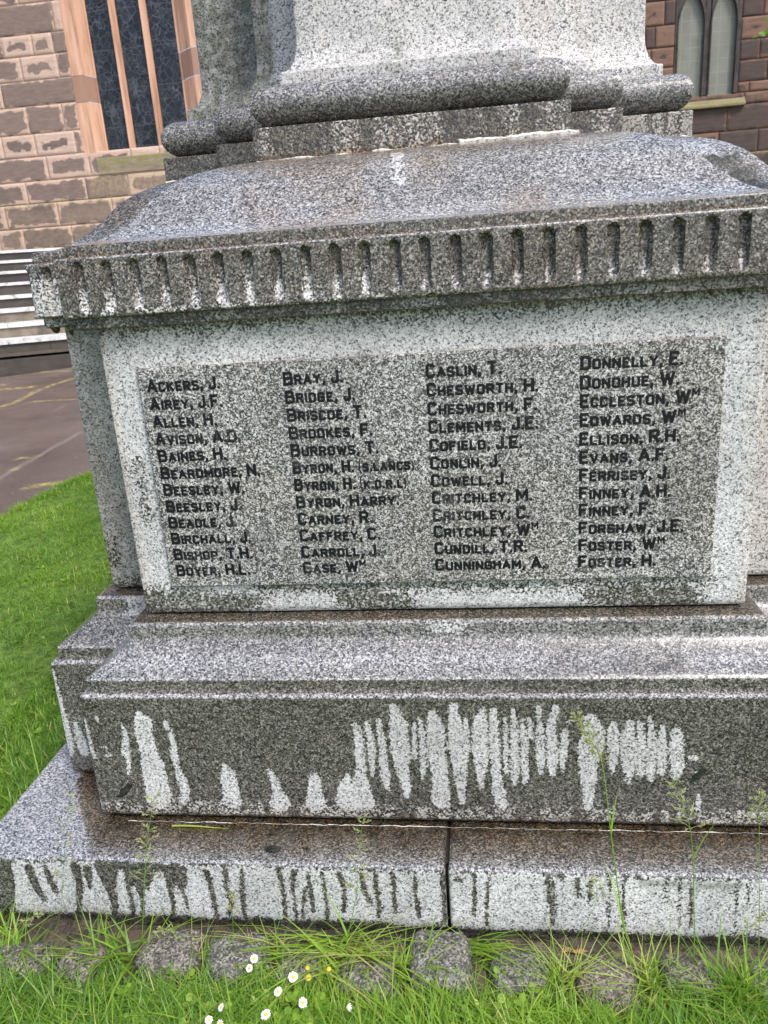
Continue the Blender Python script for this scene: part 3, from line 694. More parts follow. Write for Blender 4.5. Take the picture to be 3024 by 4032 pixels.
def stone_wall(name, mat, y, rows, x0, x1, holes, seed, parent, fine=None, depth=.5, lich=None, soot=None, step=None):
    """coursed ashlar: every stone a chamfered slab proud of a mortar bed, all one mesh"""
    rg = random.Random(seed); V = []; F = []; E_ = []; Rn = []; Mo = []
    nv = 0
    def slab(a, b, z0, z1, yy, r):
        nonlocal nv
        near = fine and fine[0] < b and a < fine[1] and fine[2] < z1 and z0 < fine[3]
        st = .03 if near else .12; g = .0045
        a += g; b -= g; z0 += g; z1 -= g
        if b - a < .02 or z1 - z0 < .02: return
        nx = max(2, int((b - a) / st) + 2); nz = max(2, int((z1 - z0) / st) + 2)
        gx, gz = np.meshgrid(np.linspace(a, b, nx), np.linspace(z0, z1, nz)); gx = gx.ravel(); gz = gz.ravel()
        ed = np.minimum(np.minimum(gx - a, b - gx), np.minimum(gz - z0, z1 - gz))
        P = np.column_stack([gx, np.full(gx.size, yy), gz])
        P[:, 1] -= .012 * sstep(0, .022, ed) + .010 * (fbm(P * 5 + seed, 3) - .5) + .006 * (r - .5)
        i, j = np.meshgrid(np.arange(nx - 1), np.arange(nz - 1)); q = (j * nx + i).ravel()
        V.append(P); F.append(np.column_stack([q, q + 1, q + nx + 1, q + nx]) + nv); E_.append(ed); Rn.append(np.full(len(P), r)); Mo.append(np.zeros(len(P)))
        base = nv; nv += len(P)
        rim = list(range(nx)) + [k * nx + nx - 1 for k in range(1, nz)] + [(nz - 1) * nx + k for k in range(nx - 2, -1, -1)] + [k * nx for k in range(nz - 2, 0, -1)]
        B = P[rim].copy(); B[:, 1] = yy + .03; m = len(rim)
        V.append(B); E_.append(np.zeros(m)); Rn.append(np.full(m, r)); Mo.append(np.ones(m) * .0)
        rr = np.array(rim) + base; k = np.arange(m); k2 = (k + 1) % m
        F.append(np.column_stack([rr[k2], rr[k], nv + k, nv + k2])); nv += m
    def quad(a, b, z0, z1, yy):
        nonlocal nv
        V.append(np.array([(a, yy, z0), (b, yy, z0), (b, yy, z1), (a, yy, z1)])); F.append(np.array([[0, 1, 2, 3]]) + nv); nv += 4
        E_.append(np.zeros(4)); Rn.append(np.full(4, .5)); Mo.append(np.ones(4))
    for (z0, z1, joints) in rows:
        js = sorted(joints); xs = []; off = step(z0) if step else 0
        x = x0 + rg.uniform(.2, .6)
        lo = js[0] if js else x1; hi = js[-1] if js else x0
        xs = [x0]
        while x < lo - .25: xs.append(x); x += rg.uniform(.45, .95)
        xs += js; x = (hi if js else x) + rg.uniform(.5, .9)
        if js:
            while x < x1 - .25: xs.append(x); x += rg.uniform(.45, .95)
        xs.append(x1)
        segs = [(a, b) for a, b in zip(xs, xs[1:]) if b > a]
        for a, b in segs:
            parts = [(a, b)]
            for h in holes:
                if h[2] < (z0 + z1) / 2 < h[3]:
                    np_ = []
                    for p, q in parts:
                        if q <= h[0] or p >= h[1]: np_.append((p, q)); continue
                        if p < h[0]: np_.append((p, h[0]))
                        if q > h[1]: np_.append((h[1], q))
                    parts = np_
            for p, q in parts: slab(p, q, z0, z1, y - off, rg.random())
        # mortar bed behind this course
        parts = [(x0, x1)]
        for h in holes:
            if h[2] < (z0 + z1) / 2 < h[3]:
                np_ = []
                for p, q in parts:
                    if p < h[0]: np_.append((p, min(q, h[0])))
                    if q > h[1]: np_.append((max(p, h[1]), q))
                parts = np_
        for p, q in parts: quad(p, q, z0, z1, y - off + .006)
    for h in holes:     # reveals of the openings
        for (ax, az, bx, bz) in ((h[0], h[2], h[0], h[3]), (h[1], h[3], h[1], h[2]), (h[0], h[3], h[1], h[3])):
            V.append(np.array([(ax, y, az), (bx, y, bz), (bx, y + depth, bz), (ax, y + depth, az)])); F.append(np.array([[0, 1, 2, 3]]) + nv); nv += 4
            E_.append(np.zeros(4)); Rn.append(np.full(4, .5)); Mo.append(np.zeros(4))
    V = np.concatenate(V); F = np.concatenate(F)
    at = dict(edge=np.concatenate(E_), rnd=np.concatenate(Rn), mortar=np.concatenate(Mo))
    at['lichen'] = lich(V) if lich else np.zeros(len(V)); at['soot'] = soot(V) if soot else np.zeros(len(V))
    return mesh_obj(name, V, F, mat, parent, at)

YL, YR = 12.5, 13.5
church = empty('church', 'red sandstone church with a tall leaded window and a twin lancet window behind the memorial', 'church', (0, 13, 0))
CI = Matrix.Translation((0, -13, 0))
def to_church(o): o.parent = church; o.matrix_parent_inverse = CI; return o
def ux(u, z): return -8.385 + .2367 * (z - 2.965) + .0047 * u
def row(z0, z1, us): return (z0, z1, [ux(u, (z0 + z1) / 2) for u in us])
rowsL = [(z, z + .37, []) for z in (.3, .67, 1.04, 1.41)] + [(1.78, 2.19, []), row(2.19, 2.56, [9, 111, 310]), row(2.56, 2.965, [35, 250, 470]),
         row(2.965, 3.344, [-70, 111, 352, 520]), row(3.344, 3.737, [-60, 194, 362]), row(3.737, 4.102, [12, 144, 302]), row(4.102, 4.539, [-80, 111]), row(4.539, 4.929, [8, 296]),
         row(4.929, 5.299, [-90, 84, 225]), row(5.299, 5.62, [8, 125, 203]), row(5.62, 6.07, [-120, 202]), row(6.07, 6.48, [-160, 60])] + [(6.48 + .4 * k, 6.88 + .4 * k, []) for k in range(7)]
holeL = (-6.60, -4.34, 3.66, 8.08)
def soot_l(V):
    return .85 * sstep(2.99, 2.94, V[:, 2]) * sstep(2.80, 2.93, V[:, 2]) * sstep(.35, .6, fbm(V * 4, 3))
wall1 = to_church(stone_wall('wall', M_PINK, YL, rowsL, -16, -.9, [holeL], 5, None, (-8.6, -4.0, 1.8, 6.5),
        lich=lambda V: 1.0 * np.exp(-((V[:, 2] - 2.955) / .035) ** 2) + .2 * sstep(3.05, 2.6, V[:, 2]) * (V[:, 2] > 2) + np.where((V[:, 0] > -6.6), .38 * sstep(3.40, 3.30, V[:, 2]) * sstep(2.97, 3.1, V[:, 2]), 0), soot=soot_l, step=lambda z: .07 if z < 2.9 else 0))
rowsR = [(z, z + .38, []) for z in (.4, .78, 1.16, 1.54, 1.92, 2.30)] + [(2.68, 2.925, []), (2.925, 3.287, [3.2, 4.4, 5.05, 5.7]), (3.287, 3.69, [3.4, 4.52, 5.3]), (3.69, 3.87, [3.3, 4.78, 5.4]), (3.87, 4.03, [3.25, 4.85, 5.6]), (4.03, 4.356, [3.30, 5.12, 5.9]),
         (4.356, 4.66, [3.22, 4.98, 5.5]), (4.66, 4.99, [3.28, 3.12, 5.3]), (4.99, 5.35, [3.42, 5.0, 5.6]), (5.35, 5.75, [3.1, 4.9, 5.5])] + [(5.75 + .4 * k, 6.15 + .4 * k, []) for k in range(9)]
holeR = (3.60, 4.66, 3.87, 5.75)
wall2 = to_church(stone_wall('wall', M_BROWN, YR, rowsR, -.9, 12, [holeR], 9, None, (2.4, 6.0, 2.6, 6.0),
        lich=lambda V: 1.0 * np.exp(-((V[:, 2] - 2.925) / .02) ** 2), soot=lambda V: .9 * sstep(2.93, 2.90, V[:, 2]) + .5 * sstep(3.62, 3.7, V[:, 2]) * sstep(3.9, 3.8, V[:, 2]) + .3 * sstep(5.2, 5.8, V[:, 0]) + .55 * sstep(3.62, 3.69, V[:, 2]) * sstep(3.75, 3.69, V[:, 2]), step=lambda z: .08 if z < 2.7 else 0))
tp = NT('dressed_pink_stone'); co = tp.coord()
wv = tp.noise(tp.scale(co, (7, 3, .55)), 1.6, 4, .6)
cp = tp.ramp(wv, [(.28, (.20, .135, .105)), (.40, (.44, .25, .16)), (.55, (.58, .35, .24)), (.75, (.60, .40, .29))])
cp = tp.mix(tp.mapr(tp.attr('crustblock'), 0, 1), cp, (.27, .16, .115))
tp.bsdf(cp, .85, tp.bump(tp.noise(co, 70, 4), .3, .004), .3); M_DRESS = tp.m
tb = NT('blackened_stone'); co = tb.coord()
tb.bsdf(tb.ramp(tb.noise(co, 9, 4, .65), [(.3, (.020, .018, .017)), (.55, (.055, .045, .040)), (.8, (.10, .075, .062))]), .8, tb.bump(tb.noise(co, 60, 4), .4, .005)); M_BLACK = tb.m
ts_ = NT('sill_stone'); co = ts_.coord()
cs = ts_.ramp(ts_.noise(ts_.scale(co, (1, 1, 3)), 4, 4, .6), [(.3, (.15, .125, .09)), (.6, (.25, .205, .15)), (.8, (.34, .27, .19))])
cs = ts_.mix(ts_.math('MULTIPLY', ts_.attr('moss'), ts_.mapr(ts_.noise(co, 18, 4), .4, .58), clamp=True), cs, (.20, .19, .045))
ts_.bsdf(cs, .85, ts_.bump(ts_.noise(co, 50, 4), .4, .006), .3); M_SILL = ts_.m
# leaded glass of the tall window: dark, irregular cames, saddle bars
def leaded(name, glass, came, quarry=None, rough=.22):
    t = NT(name); co = t.coord(); c2 = t.scale(co, (1, 0, 1))
    if quarry is None:
        wob = t.n('ShaderNodeVectorMath', operation='ADD'); t.l(c2, wob.inputs[0])
        nn = t.n('ShaderNodeVectorMath', operation='SCALE'); t.l(t.noise(co, 3.5, 3, .5, 'Color'), nn.inputs[0]); nn.inputs['Scale'].default_value = .22; t.l(nn.outputs[0], wob.inputs[1])
        d = t.voro(wob.outputs[0], 9.0, 'Distance', 'DISTANCE_TO_EDGE'); ln = t.mapr(d, .018, .055, 1, 0)
        d2 = t.voro(wob.outputs[0], 20.0, 'Distance', 'DISTANCE_TO_EDGE'); ln = t.math('MAXIMUM', ln, t.math('MULTIPLY', t.mapr(d2, .015, .07, 1, 0), t.mapr(t.noise(co, 2.3, 2), .5, .56)))
        cell = t.sep(t.voro(wob.outputs[0], 9.0)); haze = t.mapr(t.noise(t.scale(co, (2, 1, .8)), 3.5, 4, .7), .55, .78, 0, .35)
        g = t.mix(cell, tuple(x * .6 for x in glass), tuple(x * 1.45 for x in glass)); g = t.mix(haze, g, (.22, .24, .27))
        zz = t.xyz(co, 2); bar = t.mapr(t.math('PINGPONG', t.math('ADD', zz, .07), .30), 0, .012, 1, 0); ln = t.math('MAXIMUM', t.math('MULTIPLY', ln, t.mapr(t.noise(co, 5, 2), .3, .6, .15, .8)), t.math('MULTIPLY', bar, .6))
    else:
        xx, zz = t.xyz(co, 0), t.xyz(co, 2)
        lx = t.mapr(t.math('PINGPONG', xx, quarry / 2), 0, .010, 1, 0); lz = t.mapr(t.math('PINGPONG', zz, quarry * .65), 0, .010, 1, 0)
        ln = t.math('MULTIPLY', t.math('MAXIMUM', lx, lz), t.mapr(t.noise(co, 2.2, 2), .35, .6, .25, .9))
        g = t.mix(t.mapr(t.noise(co, 2.5, 4, .6), .3, .7), tuple(x * .82 for x in glass), tuple(x * 1.15 for x in glass))
    t.bsdf(t.mix(ln, g, came), rough, None, .3); return t.m
M_GLASS = leaded('dark_leaded_glass', (.011, .014, .020), (.085, .095, .105))
M_GLASS2 = leaded('dusty_leaded_glass', (.185, .195, .160), (.26, .27, .225), .155, .4)

# tall three-light window
def persp(x, z, y): k = (y - CAM.y) / (YL - CAM.y); return CAM.x + (x - CAM.x) * k, CAM.z + (z - CAM.z) * k
win1 = empty('window', None, None); win1.parent = church; win1.matrix_parent_inverse = CI
YG = YL + .26
gz0 = 3.74
gx = [CAM.x + (x - CAM.x) * (YG - CAM.y) / (YL - CAM.y) for x in (-6.155, -5.728, -5.640, -5.206, -5.108, -4.66)]
for a, b in ((0, 1), (2, 3), (4, 5)):
    m = MB(); m.box(gx[a] - .012, gx[b] + .012, YG, YG + .02, gz0 - .05, 8.1); m.build('glazing', M_GLASS, win1)
for a, b in ((1, 2), (3, 4)):
    m = MB(); x0, x1 = gx[a], gx[b]; c = (x0 + x1) / 2
    pr = [(x0, YG + .05), (x0, YG - .02), (c - .022, YG - .14), (c + .022, YG - .14), (x1, YG - .02), (x1, YG + .05)]
    for (p, q) in zip(pr, pr[1:]): 
        m.add([(p[0], p[1], gz0 - .06), (q[0], q[1], gz0 - .06), (q[0], q[1], 8.1), (p[0], p[1], 8.1)], [(0, 1, 2, 3)])
    m.build('mullion', M_DRESS, win1, 'crustblock')
def jamb(x_out, x_arris, x_in, zs, crust):
    m = MB()
    for k, (z0, z1) in enumerate(zip(zs, zs[1:])):
        g = .003; a = crust[k % len(crust)]; ye = YG + .03
        q = [(x_out, YL - .008), (x_arris, YL - .008), (x_arris + (x_in - x_arris) * .78, YG - .06), (x_arris + (x_in - x_arris) * .80, YG - .02), (x_in, YG - .015), (x_in, ye)]
        for p, r in zip(q, q[1:]):
            vs = [(p[0], p[1], z0 + g), (r[0], r[1], z0 + g), (r[0], r[1], z1 - g), (p[0], p[1], z1 - g)]
            m.add(vs, [(0, 1, 2, 3) if x_in > x_out else (3, 2, 1, 0)], a)
    return m
jamb(-6.60, -6.37, gx[0], [3.66, 4.52, 4.93, 6.2, 6.6, 7.4, 8.08], [0, .85, .05, .6, .1, .5]).build('jamb', M_DRESS, win1, 'crustblock')
jamb(-4.34, -4.44, gx[5], [3.66, 4.75, 5.17, 6.3, 6.7, 8.08], [.1, .8, 0, .6, .1]).build('jamb', M_DRESS, win1, 'crustblock')
m = MB(); m.add([(-6.60, YL, 8.08), (-4.34, YL, 8.08), (-4.34, YG + .05, 8.08), (-6.6, YG + .05, 8.08)], [(3, 2, 1, 0)]); m.build('lintel', M_DRESS, win1, 'crustblock')
def sill(x0, x1, y0, y1, zt, zb, zback, parent, mat, mossy):
    nx = 60; xs = np.linspace(x0, x1, nx); pr = [(y1, zback), (y0 + .01, zt), (y0, zt - .012), (y0, zb + .01), (y0 + .02, zb), (y1, zb)]
    V = []; A = []
    for (y, z) in pr:
        for x in xs: V.append((x, y, z)); A.append(mossy(z))
    k = len(pr); F = [(j * nx + i + 1, j * nx + i, (j + 1) * nx + i, (j + 1) * nx + i + 1) for j in range(k - 1) for i in range(nx - 1)]
    F += [tuple(j * nx for j in range(k)), tuple(j * nx + nx - 1 for j in range(k - 1, -1, -1))]
    return mesh_obj('sill', np.array(V), F, mat, parent, dict(moss=A))
sill(-6.39, -4.36, YL - .03, YG + .01, 3.615, 3.350, 3.76, win1, M_SILL, lambda z: .9 if z > 3.59 else .12)
# bright wire in the cobwebbed glass is left to the cames; a chip of white guano stays on the pane
# twin lancet window
win2 = empty('window', None, None); win2.parent = church; win2.matrix_parent_inverse = CI
YG2 = YR + .07
def scale2(x): return CAM.x + (x - CAM.x) * (YG2 - CAM.y) / (YR - CAM.y)
LG = [(3.645, 4.080), (4.180, 4.600)]; ZS, ZA = 4.93, 5.50
def arch(x, a, b):       # pointed arch soffit height
    w = b - a; t = abs((x - (a + b) / 2)) / (w / 2); R = (w * w / 4 + (ZA - ZS) ** 2) / w
    return ZS + math.sqrt(max(0, R * R - (R - w / 2 + t * w / 2) ** 2))
def tracery():
    m = MB(); x = holeR[0]; cols = []
    for a, b in LG:
        cols.append((cols[-1][1] if cols else holeR[0], a, None)); n = 22
        xs = [a + (b - a) * (.5 - .5 * math.cos(math.pi * k / n)) for k in range(n + 1)]
        for p, q in zip(xs, xs[1:]): cols.append((p, q, (a, b)))
    cols.append((LG[1][1], holeR[1], None)); y0, y1 = YR - .012, YG2 + .02
    for p, q, ab in cols:
        if ab is None:
            mid = p > 4.0 and q < 4.3; yy = y0 + (.02 if mid else 0)
            zt = 5.75
            m.box(p, q, yy, y1, 3.87, zt, 0, .012 if mid else .006)
        else:
            zp, zq = arch(p, *ab), arch(q, *ab)
            m.add([(p, y0, zp), (q, y0, zq), (q, y0, 5.75), (p, y0, 5.75)], [(0, 1, 2, 3)])
            m.add([(p, y0, zp), (q, y0, zq), (q, y1, zq), (p, y1, zp)], [(3, 2, 1, 0)])
    return m.build('tracery', M_BLACK, win2)
tracery()
for a, b in LG:
    m = MB(); m.box(a - .01, b + .03, YG2, YG2 + .02, 3.80, 5.6); m.build('glazing', M_GLASS2, win2)
m = MB()
for a, b in LG:      # dark moulded outline of each light
    pts = [(a, YR - .014, 3.88)] + [(a, YR - .014, z) for z in (4.3, 4.7)] + [(a + (b - a) * (.5 - .5 * math.cos(math.pi * k / 20)), YR - .014, arch(a + (b - a) * (.5 - .5 * math.cos(math.pi * k / 20)), a, b)) for k in range(21)] + [(b, YR - .014, z) for z in (4.7, 4.3, 3.88)]
    m.tube(pts, .013, 6)
m.build('moulding', M_BLACK, win2)
sill(3.52, 4.79, YR - .09, YG2 + .01, 3.715, 3.665, 3.90, win2, M_SILL, lambda z: .75 if z < 3.72 else .25)
m = MB(); m.box(-.95, -.85, YL - .05, YR + .1, .3, 9.3); to_church(m.build('return_wall', M_BLACK, None))
m = MB()
m.add([(-16.2, YL - .3, 9.25), (-.6, YL - .3, 9.25), (-.6, YL + 5, 12.5), (-16.2, YL + 5, 12.5)], [(0, 1, 2, 3)])
m.add([(-1, YR - .3, 9.3), (12.2, YR - .3, 9.3), (12.2, YR + 5, 12.5), (-1, YR + 5, 12.5)], [(0, 1, 2, 3)])
to_church(m.build('roof', M_BLACK, None))

# ------------------------------------------------------------------ flight of stone steps
tsr = NT('step_riser_stone'); co = tsr.coord(); pal = tsr.attr('pale')
cr = tsr.ramp(tsr.noise(tsr.scale(co, (1, 1, 2.5)), 3.2, 4, .6), [(.3, (.012, .010, .009)), (.6, (.030, .024, .021)), (.8, (.075, .058, .046))])
cr = tsr.mix(pal, cr, tsr.ramp(tsr.noise(co, 6, 4, .6), [(.3, (.11, .085, .062)), (.55, (.27, .22, .165)), (.8, (.36, .30, .22))]))
tsr.bsdf(cr, .6, tsr.bump(tsr.noise(co, 50, 4), .4, .006)); M_RISER = tsr.m
tno = NT('worn_white_nosing'); co = tno.coord()
tno.bsdf(tno.ramp(tno.noise(co, 14, 5, .7), [(.33, (.16, .14, .12)), (.43, (.50, .49, .47)), (.7, (.72, .72, .71))]), .6); M_NOSE = tno.m
steps = empty('stone_steps', 'broad flight of dark stone steps with white painted edges below the church wall', 'steps', (-6, 7.5, .7))
SI = Matrix.Translation((6, -7.5, -.7))
TH = math.radians(65); sx, sy = math.sin(TH), math.cos(TH); nxn, nyn = -math.cos(TH), math.sin(TH)   # along, into the flight
P0 = (-5.566, 7.212); HH, TT = .170, .560; Z0 = .943
def stp(along, into, z): return (P0[0] + sx * along + nxn * into, P0[1] + sy * along + nyn * into, z)
def step_box(a0, a1, i0, i1, z0, z1, mb, at=0.0, n=1):
    vs = [stp(a, i, z) for a in (a0, a1) for i in (i0, i1) for z in (z0, z1)]
    mb.add(vs, [(0, 1, 3, 2), (4, 6, 7, 5), (0, 4, 5, 1), (2, 3, 7, 6), (0, 2, 6, 4), (1, 5, 7, 3)], at)
for k in range(8):
    zt = Z0 + HH * k; i0 = TT * k; nose = .040 if k > 3 else .050
    mb = MB(); a = -4.5
    while a < 3.2:      # several stones end to end
        w = random.uniform(1.0, 1.7); step_box(a, min(a + w, 3.2) - .004, i0 + random.uniform(0, .006), i0 + TT + .1, zt - HH - .02, zt - nose, mb, {0: .15, 1: .65, 2: .6}.get(k, random.uniform(.0, .18))); a += w
    o = mb.build('step', M_RISER, steps, 'pale'); o.matrix_parent_inverse = SI
    mb = MB(); a = -4.5
    while a < 3.2:
        w = random.uniform(1.2, 2.0); step_box(a, min(a + w, 3.2) - .006, i0 - .025, i0 + .30, zt - nose, zt, mb); step_box(a, min(a + w, 3.2) - .006, i0 + .30, i0 + TT + .1, zt - nose, zt - .003, mb); a += w
    q = mb.build('nosing', M_NOSE, o)
    q.matrix_parent_inverse = Matrix.Identity(4)
mb = MB(); step_box(-4.5, 3.2, -.10, .3, Z0 - HH - .02, Z0 - HH + .012, mb, .25); o = mb.build('step', M_RISER, steps, 'pale'); o.matrix_parent_inverse = SI
mb = MB(); step_box(-4.5, 3.2, -.34, .3, .5, Z0 - HH - .05, mb, .1); o = mb.build('step', M_RISER, steps, 'pale'); o.matrix_parent_inverse = SI
mb = MB(); step_box(-4.5, 3.2, TT * 8, TT * 8 + 3.5, .3, Z0 + HH * 7 + .01, mb, .1); o = mb.build('landing', M_RISER, steps, 'pale'); o.matrix_parent_inverse = SI

# ------------------------------------------------------------------ ground: tarmac path sheet to the horizon, lawn island on it
LAWN_EDGE = [(-3.9, -7), (-3.5, -3), (-3.15, 0), (-2.93, 1.6), (-2.81, 2.49), (-2.79, 2.63), (-2.75, 2.84), (-2.72, 2.98), (-2.66, 3.18), (-2.55, 3.36), (-2.3, 3.75), (-1.7, 4.5), (0, 5.2), (3, 5.3), (6.5, 5.0), (7, -7)]
def inside(px, py, poly):
    c = np.zeros(len(px), bool); n = len(poly)
    for i in range(n):
        x1, y1 = poly[i]; x2, y2 = poly[(i + 1) % n]
        cr = ((y1 > py) != (y2 > py)) & (px < (x2 - x1) * (py - y1) / (y2 - y1 + 1e-12) + x1); c ^= cr
    return c
def edge_dist(px, py, line):
    d = np.full(len(px), 9e9)
    for (ax, ay), (bx, by) in zip(line[:-1], line[1:]):
        dx, dy = bx - ax, by - ay; t = np.clip(((px - ax) * dx + (py - ay) * dy) / (dx * dx + dy * dy + 1e-12), 0, 1); d = np.minimum(d, np.hypot(px - ax - t * dx, py - ay - t * dy))
    return d
MOSS = [([(-5.07, 6.25), (-4.92, 6.25), (-4.72, 6.28)], .040), ([(-4.59, 5.45), (-4.52, 5.62), (-4.55, 6.03), (-4.5, 6.34), (-4.4, 6.59)], .034), ([(-4.33, 5.59), (-4.15, 5.61), (-3.87, 5.61)], .022), ([(-6.3, 7.6), (-6.04, 7.84), (-5.82, 8.02), (-5.29, 8.19)], .07),
        ([(-5.67, 7.67), (-5.33, 7.78), (-5.06, 7.8)], .03), ([(-5.09, 7.06), (-4.67, 7.04)], .022), ([(-2.98, 3.12), (-2.86, 3.16), (-2.65, 3.2)], .035), ([(-3.32, 3.51), (-3.31, 3.52)], .03), ([(-3.33, 3.78), (-3.29, 3.80)], .025), ([(-5.22, 6.49), (-5.15, 6.46)], .03), ([(-5.67, 7.24), (-5.64, 7.24)], .03), ([(-3.43, 3.76), (-3.40, 3.78)], .02)]
CRACK = [([(-3.32, 3.34), (-3.29, 3.78), (-3.24, 4.41)], .02), ([(-3.89, 5.1), (-3.88, 5.39)], .012)]
def ground():
    gx = np.concatenate([[-400, -120, -40, -18], np.arange(-10, -2.2, .035), np.arange(-2.2, 10, .5), [18, 40, 120, 400]])
    gy = np.concatenate([[-400, -120, -40, -18, -9, -4, -1], np.arange(0, 2, .3), np.arange(2, 9.2, .035), [10, 12, 16, 30, 60, 150, 400]])
    X, Y = np.meshgrid(gx, gy); nx = len(gx); X = X.ravel(); Y = Y.ravel()
    Z = terr(X, np.minimum(Y, 9)) - .004 + .010 * (fbm(np.column_stack([X, Y, X * 0]) * .8, 3) - .5)
    i, j = np.meshgrid(np.arange(nx - 1), np.arange(len(gy) - 1)); q = (j * nx + i).ravel(); F = np.column_stack([q, q + 1, q + nx + 1, q + nx])
    mo = np.zeros(len(X)); cr = np.zeros(len(X))
    m = (X > -10.5) & (X < -2) & (Y > 1.8) & (Y < 9.3); px, py = X[m], Y[m]; mm = np.zeros(m.sum()); cc = np.zeros(m.sum())
    for l, w in MOSS: mm = np.maximum(mm, sstep(1.7, .3, edge_dist(px, py, l) / w))
    for l, w in CRACK: cc = np.maximum(cc, sstep(1.6, .3, edge_dist(px, py, l) / w))
    mo[m] = mm; cr[m] = cc
    t = NT('worn_tarmac'); co = t.coord()
    c = t.ramp(t.noise(co, 1.1, 5, .6), [(.3, (.075, .050, .040)), (.5, (.115, .082, .066)), (.75, (.165, .125, .104))])
    g = t.mapr(t.noise(co, 130, 2), .3, .7, .7, 1.3); cb = t.n('ShaderNodeCombineColor'); [t.l(g, cb.inputs[k]) for k in range(3)]
    c = t.mix(1.0, c, cb.outputs[0], 'MULTIPLY')
    c = t.mix(t.math('MULTIPLY', t.attr('crack'), .5), c, (.26, .24, .22))
    c = t.mix(t.math('MULTIPLY', t.attr('moss'), t.mapr(t.noise(co, 16, 5, .75), .42, .58, 0, .9), clamp=True), c, (.46, .38, .10))
    c = t.mix(t.mapr(t.noise(co, 9, 3, .6), .70, .74, 0, .6), c, (.40, .33, .11)); c = t.mix(t.mapr(t.noise(co, 21, 2, .5), .76, .78, 0, .7), c, (.5, .48, .45))
    c = t.mix(t.mapr(t.noise(t.scale(co, (.5, 2, 1)), 1.3, 3, .6), .52, .66, 0, .4), c, (.05, .036, .03))
    t.bsdf(c, t.mapr(t.noise(co, 2, 3), .3, .7, .34, .62), t.bump(t.noise(co, 140, 3), .5, .004), .5)
    o = mesh_obj('path', np.column_stack([X, Y, Z]), F, t.m, None, dict(moss=mo, crack=cr)); tag(o, kind='structure')
ground()
tso = NT('lawn_soil'); co = tso.coord()
tso.bsdf(tso.ramp(tso.noise(co, 25, 4, .6), [(.35, (.050, .085, .012)), (.55, (.110, .185, .022)), (.75, (.15, .22, .035))]), .9)
def lawn():
    gx = np.arange(-4.2, 7.2, .08); gy = np.arange(-7, 5.6, .08); X, Y = np.meshgrid(gx, gy); nx = len(gx); sh = X.shape; X = X.ravel(); Y = Y.ravel()
    P = np.column_stack([X, Y, X * 0]); ins = inside(X, Y, LAWN_EDGE); d = edge_dist(X, Y, LAWN_EDGE) * np.where(ins, 1, -1)
    Z = terr(X, Y) + .012 * (fbm(P * 3, 4) - .5) + np.clip(d, -.12, .05) * .35 + .006 - np.where((Y > -.60) & (Y < 2.5) & (np.abs(X) < 1.6), .05, 0)
    i, j = np.meshgrid(np.arange(nx - 1), np.arange(len(gy) - 1)); q = (j * nx + i).ravel(); F = np.column_stack([q, q + 1, q + nx + 1, q + nx])
    keep = (d[F] > -.13).all(1); F = F[keep]
    o = mesh_obj('lawn', np.column_stack([X, Y, Z]), F, tso.m, None, None, True); tag(o, kind='structure')
lawn()

# ------------------------------------------------------------------ grass
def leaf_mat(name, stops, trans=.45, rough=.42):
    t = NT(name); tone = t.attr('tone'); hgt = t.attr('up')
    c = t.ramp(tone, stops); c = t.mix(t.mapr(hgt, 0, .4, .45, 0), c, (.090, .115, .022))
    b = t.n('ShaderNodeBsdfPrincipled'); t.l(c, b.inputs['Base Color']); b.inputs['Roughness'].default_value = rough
    tr = t.n('ShaderNodeBsdfTranslucent'); t.l(t.mix(1.0, c, (1.15, 1.25, .55), 'MULTIPLY'), tr.inputs['Color'])
    mx = t.n('ShaderNodeMixShader'); mx.inputs[0].default_value = trans; t.l(b.outputs[0], mx.inputs[1]); t.l(tr.outputs[0], mx.inputs[2]); t.l(mx.outputs[0], t.out.inputs[0])
    return t.m
M_GRASS = leaf_mat('grass_blade', [(0, (.085, .165, .018)), (.18, (.120, .255, .045)), (.42, (.215, .370, .036)), (.7, (.35, .50, .065)), (.92, (.50, .57, .16)), (1, (.62, .50, .25))])
M_SEED = leaf_mat('seed_head', [(0, (.22, .29, .10)), (.5, (.36, .40, .17)), (1, (.52, .50, .26))], .4, .6)
def blades(X, Y, Z, H, W, lean, az, tone, segs=3, droop=.6, twist=None):
    """vectorised blades: each a tapering ribbon that leans along az and droops"""
    n = len(X); L = segs + 1; s = np.linspace(0, 1, L)[None, :]
    dx, dy = np.cos(az)[:, None], np.sin(az)[:, None]
    out = (lean[:, None] * s + droop * lean[:, None] * s ** 2.2) * H[:, None]
    up = H[:, None] * (s - .5 * (lean[:, None] * s) ** 2 * np.minimum(1, droop + .4))
    cx = X[:, None] + dx * out; cy = Y[:, None] + dy * out; cz = Z[:, None] + up
    wa = (az + np.pi / 2 + (twist if twist is not None else 0))[:, None]; hw = W[:, None] * .5 * np.clip(1.08 - s ** 1.7, .06, 1)
    wx, wy = np.cos(wa) * hw, np.sin(wa) * hw
    V = np.stack([np.stack([cx - wx, cy - wy, cz], -1), np.stack([cx + wx, cy + wy, cz], -1)], 2).reshape(-1, 3)
    b = (np.arange(n) * 2 * L)[:, None]; k = np.arange(segs)[None, :] * 2
    F = np.stack([b + k, b + k + 1, b + k + 3, b + k + 2], -1).reshape(-1, 4)
    return V, F, np.repeat(tone, 2 * L), np.tile(np.repeat(s[0], 2), n)
def join(parts):
    V = []; F = []; T = []; U = []; n = 0
    for v, f, t, u in parts: V.append(v); F.append(f + n); T.append(t); U.append(u); n += len(v)
    return np.concatenate(V), np.concatenate(F), np.concatenate(T), np.concatenate(U)
def tone_at(X, Y, r, f=2.2):
    return np.clip(.10 + .55 * fbm(np.column_stack([X * f, Y * f, X * 0]), 21) + .38 * (r - .35), 0, .93)
